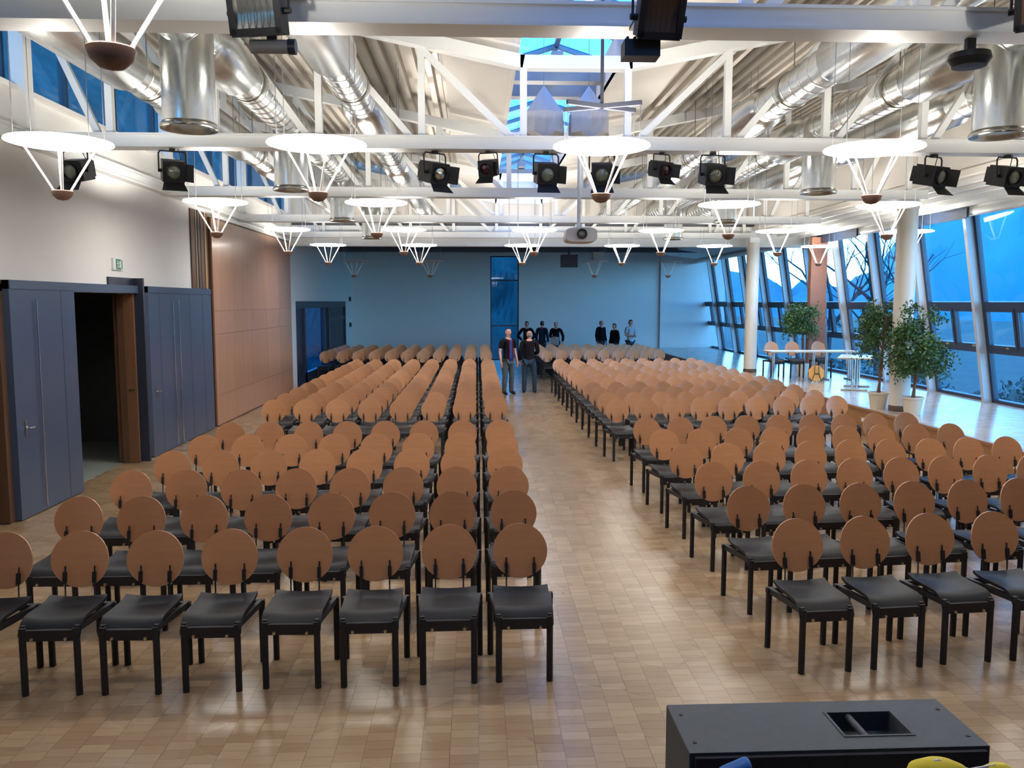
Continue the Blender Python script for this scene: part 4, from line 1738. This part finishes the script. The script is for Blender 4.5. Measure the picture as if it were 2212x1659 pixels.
fig((7.47, 15.05, PLAT), 2.05, 3, 'potted weeping fig left of the near column', 0.36, 0.90, lean=(0.08, 0), avoid=(7.72, 14.75, 0.19))
fig((7.70, 14.25, PLAT), 2.0, 8, 'potted weeping fig before the near column, widest crown', 0.46, 0.62, nleaf=4200, lean=(0.12, 0), avoid=(7.72, 14.75, 0.19))
fig((8.88, 22.2, PLAT), 2.05, 21, 'dark weeping fig behind the platform tables, left of the brown pillar', 0.42, 1.0, lean=(-0.05, 0), avoid=(9.28, 22.4, 0.28))

# ------------------------------------------------------------------ loudspeaker and things on the stage edge
sp = thing('loudspeaker', 'large black loudspeaker cabinet standing before the stage', 'loudspeaker', (1.345, 3.06, 0.0), R(0.2))
SPZ = 0.845
w2, d2_ = 0.57, 0.185
m_ = MB()
hx0, hx1, hy0, hy1 = 0.06, 0.32, -0.09, 0.085


def rect(x0, x1, y0, y1, z):
    return [(x0, y0, z), (x1, y0, z), (x1, y1, z), (x0, y1, z)]


sv_ = rect(-w2, w2, -d2_, d2_, 0.0) + rect(-w2, w2, -d2_, d2_, SPZ) + rect(hx0, hx1, hy0, hy1, SPZ) + rect(hx0, hx1, hy0, hy1, SPZ - 0.08)
sf_ = [(3, 2, 1, 0), (12, 13, 14, 15)]
for k in range(4):
    k2 = (k + 1) % 4
    sf_ += [(k, k2, 4 + k2, 4 + k), (4 + k, 4 + k2, 8 + k2, 8 + k), (8 + k, 8 + k2, 12 + k2, 12 + k)]
m_.add(sv_, sf_)
cab = m_.obj('cabinet', 'speaker_black', sp)
bv = cab.modifiers.new('edges', 'BEVEL')
bv.width = 0.004
bv.segments = 2
bv.limit_method = 'ANGLE'
m_ = MB()
m_.box(hx0 - .01, hx1 + .01, hy0 - .01, hy0, SPZ, SPZ + 0.003)
m_.box(hx0 - .01, hx1 + .01, hy1, hy1 + .01, SPZ, SPZ + 0.003)
m_.box(hx0 - .01, hx0, hy0, hy1, SPZ, SPZ + 0.003)
m_.box(hx1, hx1 + .01, hy0, hy1, SPZ, SPZ + 0.003)
hb_ = m_.obj('handle_cup', 'speaker_black', sp)
m_ = MB()
m_.tube([(hx0 + 0.09, hy0, SPZ - 0.018), (hx0 + 0.09, hy1, SPZ - 0.018)], 0.014, 10)
m_.obj('grip_bar', 'speaker_black', hb_, 40)
m_ = MB()
m_.box(-w2 + 0.02, w2 - 0.02, -d2_ - 0.018, -d2_, 0.04, SPZ - 0.012)
m_.obj('grille', 'speaker_grille', sp)
for x, y in ((-0.53, 0.10), (-0.53, -0.11), (0.53, 0.10), (0.53, -0.11)):
    m_ = MB()
    m_.lathe([(0.008, 0.0), (0.008, 0.003), (0.004, 0.003), (0.0, 0.001)], 10, T(x, y, SPZ))
    m_.obj('screw', 'black_metal', sp, 40)

bg = thing('blue_bag', 'blue fabric bag corner at the bottom picture edge', 'bag', (0.79, 2.36, 0.805))
m_ = MB()
m_.add([(-0.12, -0.06, 0), (0.05, -0.06, 0), (0.05, 0.06, 0), (-0.12, 0.06, 0), (-0.06, -0.03, 0.275), (0.035, -0.03, 0.315), (0.035, 0.03, 0.32), (-0.06, 0.03, 0.28)],
       [(0, 3, 2, 1), (4, 5, 6, 7), (0, 1, 5, 4), (1, 2, 6, 5), (2, 3, 7, 6), (3, 0, 4, 7)])
bo = m_.obj('fabric', 'cloth_blue', bg, 60)
sd_ = bo.modifiers.new('soft', 'BEVEL')
sd_.width = 0.02
sd_.segments = 3
m_ = MB()
m_.tube([(-0.03, 0, 0.27), (-0.02, 0, 0.29), (0.01, 0, 0.295), (0.02, 0, 0.28)], 0.004, 6)
m_.obj('strap', 'cloth_blue', bg, 40)
yb = thing('yellow_bag', 'bright yellow rounded bag at the bottom right picture edge', 'bag', (1.42, 2.33, 0.80))
for k, (x, r, h) in enumerate(((-0.03, 0.115, 0.318), (0.16, 0.075, 0.300))):
    m_ = MB()
    m_.lathe([(r * 0.9, 0.0), (r, h * 0.35), (r * 0.97, h * 0.7), (r * 0.75, h * 0.93), (r * 0.4, h * 0.99), (0, h)], 24, T(x, 0, 0) @ Matrix.Diagonal((1, 0.6, 1, 1)))
    m_.obj('lobe', 'cloth_yellow', yb, 60)
m_ = MB()
m_.tube([(-0.06, 0, 0.308), (-0.03, 0, 0.318), (0.07, 0, 0.285), (0.15, 0, 0.298)], 0.004, 6)
m_.obj('seam_cord', 'outlet_white', yb, 40)


# ------------------------------------------------------------------ people
def skin_mesh(name, verts, edges, radii, root, matname, sub=2):
    me = bpy.data.meshes.new(name)
    me.from_pydata([tuple(v) for v in verts], edges, [])
    ob = bpy.data.objects.new(name, me)
    COL.objects.link(ob)
    md = ob.modifiers.new('skin', 'SKIN')
    md.use_smooth_shade = True
    sv = me.skin_vertices[0].data
    for i, r in enumerate(radii):
        sv[i].radius = r if isinstance(r, tuple) else (r, r)
        sv[i].use_root = (i == root)
    s2 = ob.modifiers.new('sub', 'SUBSURF')
    s2.levels = s2.render_levels = sub
    dg = bpy.context.evaluated_depsgraph_get()
    dg.update()
    nm = bpy.data.meshes.new_from_object(ob.evaluated_get(dg))
    bpy.data.objects.remove(ob)
    bpy.data.meshes.remove(me)
    nm.name = name
    nm.materials.clear()
    nm.materials.append(MATS[matname])
    nm.polygons.foreach_set('use_smooth', [True] * len(nm.polygons))
    return nm


class Sk:
    def __init__(s):
        s.v, s.e, s.r = [], [], []

    def chain(s, start, pts):
        p = start
        for co, r in pts:
            s.v.append(Vector(co))
            s.r.append(r)
            i = len(s.v) - 1
            if p is not None:
                s.e.append((p, i))
            p = i
        return p


def person(loc, rz, h, label, top, legs, hair, armL, armR, stance=0.10, sleeves='long', front=None, bag=None, head_turn=0.0, twist=0.0):
    """armL/armR: (elbow, wrist, hand) offsets in the body frame, body faces -y"""
    t = thing('person', label, 'person', loc, rz)
    k = h / 1.76
    b = Sk()
    pel = b.chain(None, [((0, 0.01, 0.95), (0.125, 0.095))])
    neck = b.chain(pel, [((0, 0.0, 1.10), (0.125, 0.09)), ((0, 0.0, 1.30), (0.145, 0.095)), ((0, 0.01, 1.43), (0.10, 0.075)), ((0, 0.005, 1.50), 0.052)])
    chest = neck - 1
    b.chain(neck, [((0, -0.012, 1.565), (0.058, 0.062)), ((0, -0.018, 1.625), (0.072, 0.088)), ((0, -0.01, 1.69), (0.070, 0.088)), ((0, -0.005, 1.735), (0.045, 0.058))])
    legpts = {}
    for sx in (-1, 1):
        hp = [((sx * 0.085, 0.01, 0.88), 0.085), ((sx * (0.06 + stance / 2), 0.0, 0.66), 0.072), ((sx * (0.05 + stance * 0.6), -0.015, 0.49), 0.052),
              ((sx * (0.05 + stance * 0.65), 0.01, 0.32), 0.052), ((sx * (0.05 + stance * 0.7), 0.02, 0.09), 0.036), ((sx * (0.055 + stance * 0.72), -0.03, 0.045), 0.036),
              ((sx * (0.065 + stance * 0.75), -0.14, 0.032), 0.028)]
        legpts[sx] = hp
        b.chain(pel, hp)
    armpts = {}
    for sx, (el, wr, hd) in ((-1, armL), (1, armR)):
        sh = Vector((sx * 0.185, 0.01, 1.425))
        el, wr, hd = Vector(el), Vector(wr), Vector(hd)
        ap = [(sh, 0.055), ((sh + el) / 2, 0.047), (el, 0.040), ((el + wr) / 2, 0.036), (wr, 0.026), ]
        armpts[sx] = ap
        last = b.chain(chest, ap)
        pl_ = b.chain(last, [(hd, (0.034, 0.018))])
        d = (hd - wr).normalized()
        side = Vector((0, -1, 0)) if abs(d.y) < 0.7 else Vector((0, 0, 1))
        side = (side - d * side.dot(d)).normalized()
        nrm = d.cross(side)
        for q, (o_, ln) in enumerate(((-0.028, 0.062), (-0.010, 0.075), (0.009, 0.072), (0.027, 0.058))):
            p0 = hd + side * o_ + d * 0.028
            p1 = p0 + d * ln * 0.5 + nrm * 0.006 * sx
            b.chain(pl_, [(p0, 0.0095), (p1, 0.009), (p1 + d * ln * 0.45 + nrm * 0.016 * sx, 0.0075)])
        p0 = wr + (hd - wr) * 0.5 + side * 0.034
        b.chain(pl_, [(p0 + d * 0.005, 0.011), (p0 + side * 0.022 + d * 0.03, 0.0095), (p0 + side * 0.025 + d * 0.058, 0.008)])
    S = lambda vs: [Vector(v) * k for v in vs]

    def scale_r(rs):
        return [tuple(x * k for x in r) if isinstance(r, tuple) else r * k for r in rs]
    body = link('body', skin_mesh('body', S(b.v), b.e, scale_r(b.r), pel, 'skin'), t)
    # jacket or shirt
    c = Sk()
    g = 0.022
    p0 = c.chain(None, [((0, 0.01, 1.12), (0.155, 0.118))])
    c.chain(p0, [((0, 0.0, 0.97), (0.165, 0.138)), ((0, 0.0, 0.83), (0.168, 0.142))])
    ch_ = c.chain(p0, [((0, 0.0, 1.30), (0.172, 0.122)), ((0, 0.01, 1.43), (0.118, 0.092)), ((0, 0.008, 1.49), (0.066, 0.066))])
    for sx in (-1, 1):
        ap = armpts[sx]
        pts = [(p, r + g) for p, r in ap]
        if sleeves == 'short':
            pts = pts[:2] + [(Vector(ap[1][0]).lerp(Vector(ap[2][0]), 0.5), 0.066)]
        c.chain(ch_ - 1, pts)
    link('upper_garment', skin_mesh('upper_garment', S(c.v), c.e, scale_r(c.r), p0, top), t)
    c = Sk()
    p0 = c.chain(None, [((0, 0.01, 0.93), (0.142, 0.11))])
    for sx in (-1, 1):
        hp = legpts[sx]
        c.chain(p0, [(p, r + 0.020) for p, r in hp[:4]] + [(Vector(hp[4][0]) + Vector((0, 0.0, -0.02)), 0.062), (Vector(hp[4][0]) + Vector((0, -0.01, -0.055)), 0.066)])
    link('trousers', skin_mesh('trousers', S(c.v), c.e, scale_r(c.r), p0, legs), t)
    for sx in (-1, 1):
        hp = legpts[sx]
        c = Sk()
        c.chain(None, [(Vector(hp[4][0]) + Vector((0, 0.02, -0.03)), 0.050), (Vector(hp[5][0]), 0.048), (Vector(hp[6][0]), 0.036)])
        sv = skin_mesh('shoe', S(c.v), c.e, scale_r(c.r), 0, 'shoe_black')
        for v in sv.vertices:
            v.co.z = max(v.co.z, 0.0)
        link('shoe', sv, t)
    # head details
    hz = 1.64 * k
    for sx in (-1, 1):
        m = MB()
        m.lathe([(0.0, 0.007), (0.008, 0.005), (0.011, 0.0)], 8, T(sx * 0.028 * k, -0.100 * k, 1.648 * k) @ RX(90))
        m.obj('eye', 'hair_dark', t, 60)
        m = MB()
        m.lathe([(0.0, 0.012), (0.018, 0.009), (0.022, 0.0)], 10, T(sx * 0.070 * k, -0.002, 1.632 * k) @ RY(90 * sx) @ Matrix.Diagonal((1.3, 0.8, 1, 1)))
        m.obj('ear', 'skin', t, 60)
    m = MB()
    m.add([(-.012, -0.095 * k, hz - .025), (.012, -0.095 * k, hz - .025), (0, -0.128 * k, hz - .022), (0, -0.098 * k, hz + .022)],
          [(0, 1, 2), (1, 3, 2), (3, 0, 2), (0, 3, 1)])
    m.obj('nose', 'skin', t)
    m = MB()
    m.cbox((0, -0.090 * k, hz - 0.048), (0.045, 0.012, 0.009))
    m.obj('mouth', 'jacket_red', t)
    # hair cap (rim of hair round a bald crown, or a full cap)
    m = MB()
    n = 20
    vs, fs = [], []
    lev = [(-0.075, 1.0), (-0.03, 1.03), (0.02, 1.05), (0.055, 0.93)] if hair[1] == 'rim' else \
        [(-0.075, 1.0), (-0.03, 1.04), (0.02, 1.08), (0.06, 1.02), (0.092, 0.74), (0.108, 0.3)]
    for dz, s_ in lev:
        for q in range(n + 1):
            a_ = math.pi * (0.0 + q / n) if (hair[1] == 'rim' or dz < 0.03) else 2 * math.pi * q / n
            vs.append(Vector((0.078 * s_ * math.cos(a_), 0.092 * s_ * math.sin(a_) - 0.012, dz + 1.645)) * k)
    for j in range(len(lev) - 1):
        for q in range(n):
            fs.append((j * (n + 1) + q, j * (n + 1) + q + 1, (j + 1) * (n + 1) + q + 1, (j + 1) * (n + 1) + q))
    if hair[1] != 'rim':
        fs.append(tuple((len(lev) - 1) * (n + 1) + q for q in range(n)))
    m.add(vs, fs)
    hm = m.obj('hair', hair[0], t, 70)
    sd2 = hm.modifiers.new('thick', 'SOLIDIFY')
    sd2.thickness = 0.008
    if front:
        m = MB()
        m.grid(lambda u, v: Vector((0.045 * (2 * u - 1) * (0.6 + 0.5 * (1 - v)), -0.128 - 0.010 * math.cos((2 * u - 1) * 1.2) + 0.022 * max(0, v - 0.7), 0.90 + 0.56 * v)) * k, 5, 6)
        f_ = m.obj('shirt_front', front, t, 70)
        sd3 = f_.modifiers.new('thick', 'SOLIDIFY')
        sd3.thickness = 0.006
        for sx in (-1, 1):
            m = MB()
            m.tube([Vector(p) * k for p in ((sx * 0.035, -0.105, 1.47), (sx * 0.058, -0.136, 1.30), (sx * 0.06, -0.140, 1.10), (sx * 0.07, -0.138, 0.90))], 0.008 * k, 6)
            m.obj('red_lining', 'jacket_red', t, 60)
    if bag:
        m = MB()
        m.box(-0.16 * k, 0.16 * k, bag[1] - 0.04, bag[1] + 0.04, 0.80 * k, 1.14 * k)
        bo2 = m.obj('shoulder_bag', bag[0], t, 60)
        bb2 = bo2.modifiers.new('soft', 'BEVEL')
        bb2.width = 0.03
        bb2.segments = 3
    return t


AD = lambda sx: ((sx * 0.25, 0.03, 1.14), (sx * 0.265, -0.04, 0.90), (sx * 0.265, -0.055, 0.82))
person((0.84, 22.35, 0), R(35), 1.80, 'bald man in dark open jacket and jeans standing in the aisle, facing right', 'jacket_black', 'jeans_light',
       ('hair_grey', 'rim'), AD(-1), AD(1), 0.10, 'short', 'shirt_blue')
person((1.44, 22.75, 0), R(172), 1.73, 'man in black jacket and blue jeans in the aisle, seen from behind', 'jacket_black', 'jeans',
       ('hair_grey', 'rim'), ((-0.24, -0.05, 1.14), (-0.12, -0.20, 1.08), (-0.06, -0.235, 1.09)), AD(1), 0.14)
fold = ((-0.24, 0.0, 1.14), (-0.10, -0.20, 1.13), (-0.02, -0.225, 1.14)), ((0.24, 0.0, 1.14), (0.10, -0.21, 1.09), (0.02, -0.235, 1.10))
person((1.98, 33.0, 0), R(10), 1.74, 'dark figure with hands on hips behind the man in black', 'jacket_black', 'jeans', ('hair_dark', 'cap'),
       ((-0.36, 0.06, 1.16), (-0.20, -0.04, 1.0), (-0.17, -0.08, 0.98)), ((0.36, 0.06, 1.16), (0.20, -0.04, 1.0), (0.17, -0.08, 0.98)))
person((2.62, 33.3, 0), R(150), 1.74, 'dark-haired person in navy shirt at the far wall', 'shirt_navy', 'jeans', ('hair_dark', 'cap'), AD(-1), AD(1))
person((3.12, 32.7, 0), R(-20), 1.74, 'person in black jacket with a pale bag at the far wall', 'jacket_black', 'jeans', ('hair_dark', 'rim'),
       fold[0], ((0.30, 0.0, 1.16), (0.30, -0.1, 0.95), (0.30, -0.13, 0.88)), bag=('bag_canvas', -0.19))
person((5.0, 33.25, 0), R(40), 1.78, 'tall dark-clothed person in the pair at the far right wall', 'jacket_black', 'jeans', ('hair_dark', 'rim'), AD(-1), AD(1))
person((5.42, 32.55, 0), R(-60), 1.66, 'shorter dark-clothed person in the pair at the far right wall', 'jacket_black', 'jeans', ('hair_dark', 'cap'), AD(-1), AD(1))
person((6.12, 32.9, 0), R(30), 1.80, 'person in pale shirt with folded arms, rightmost at the far wall', 'shirt_pale', 'jeans', ('hair_dark', 'cap'), fold[0], fold[1], sleeves='short')
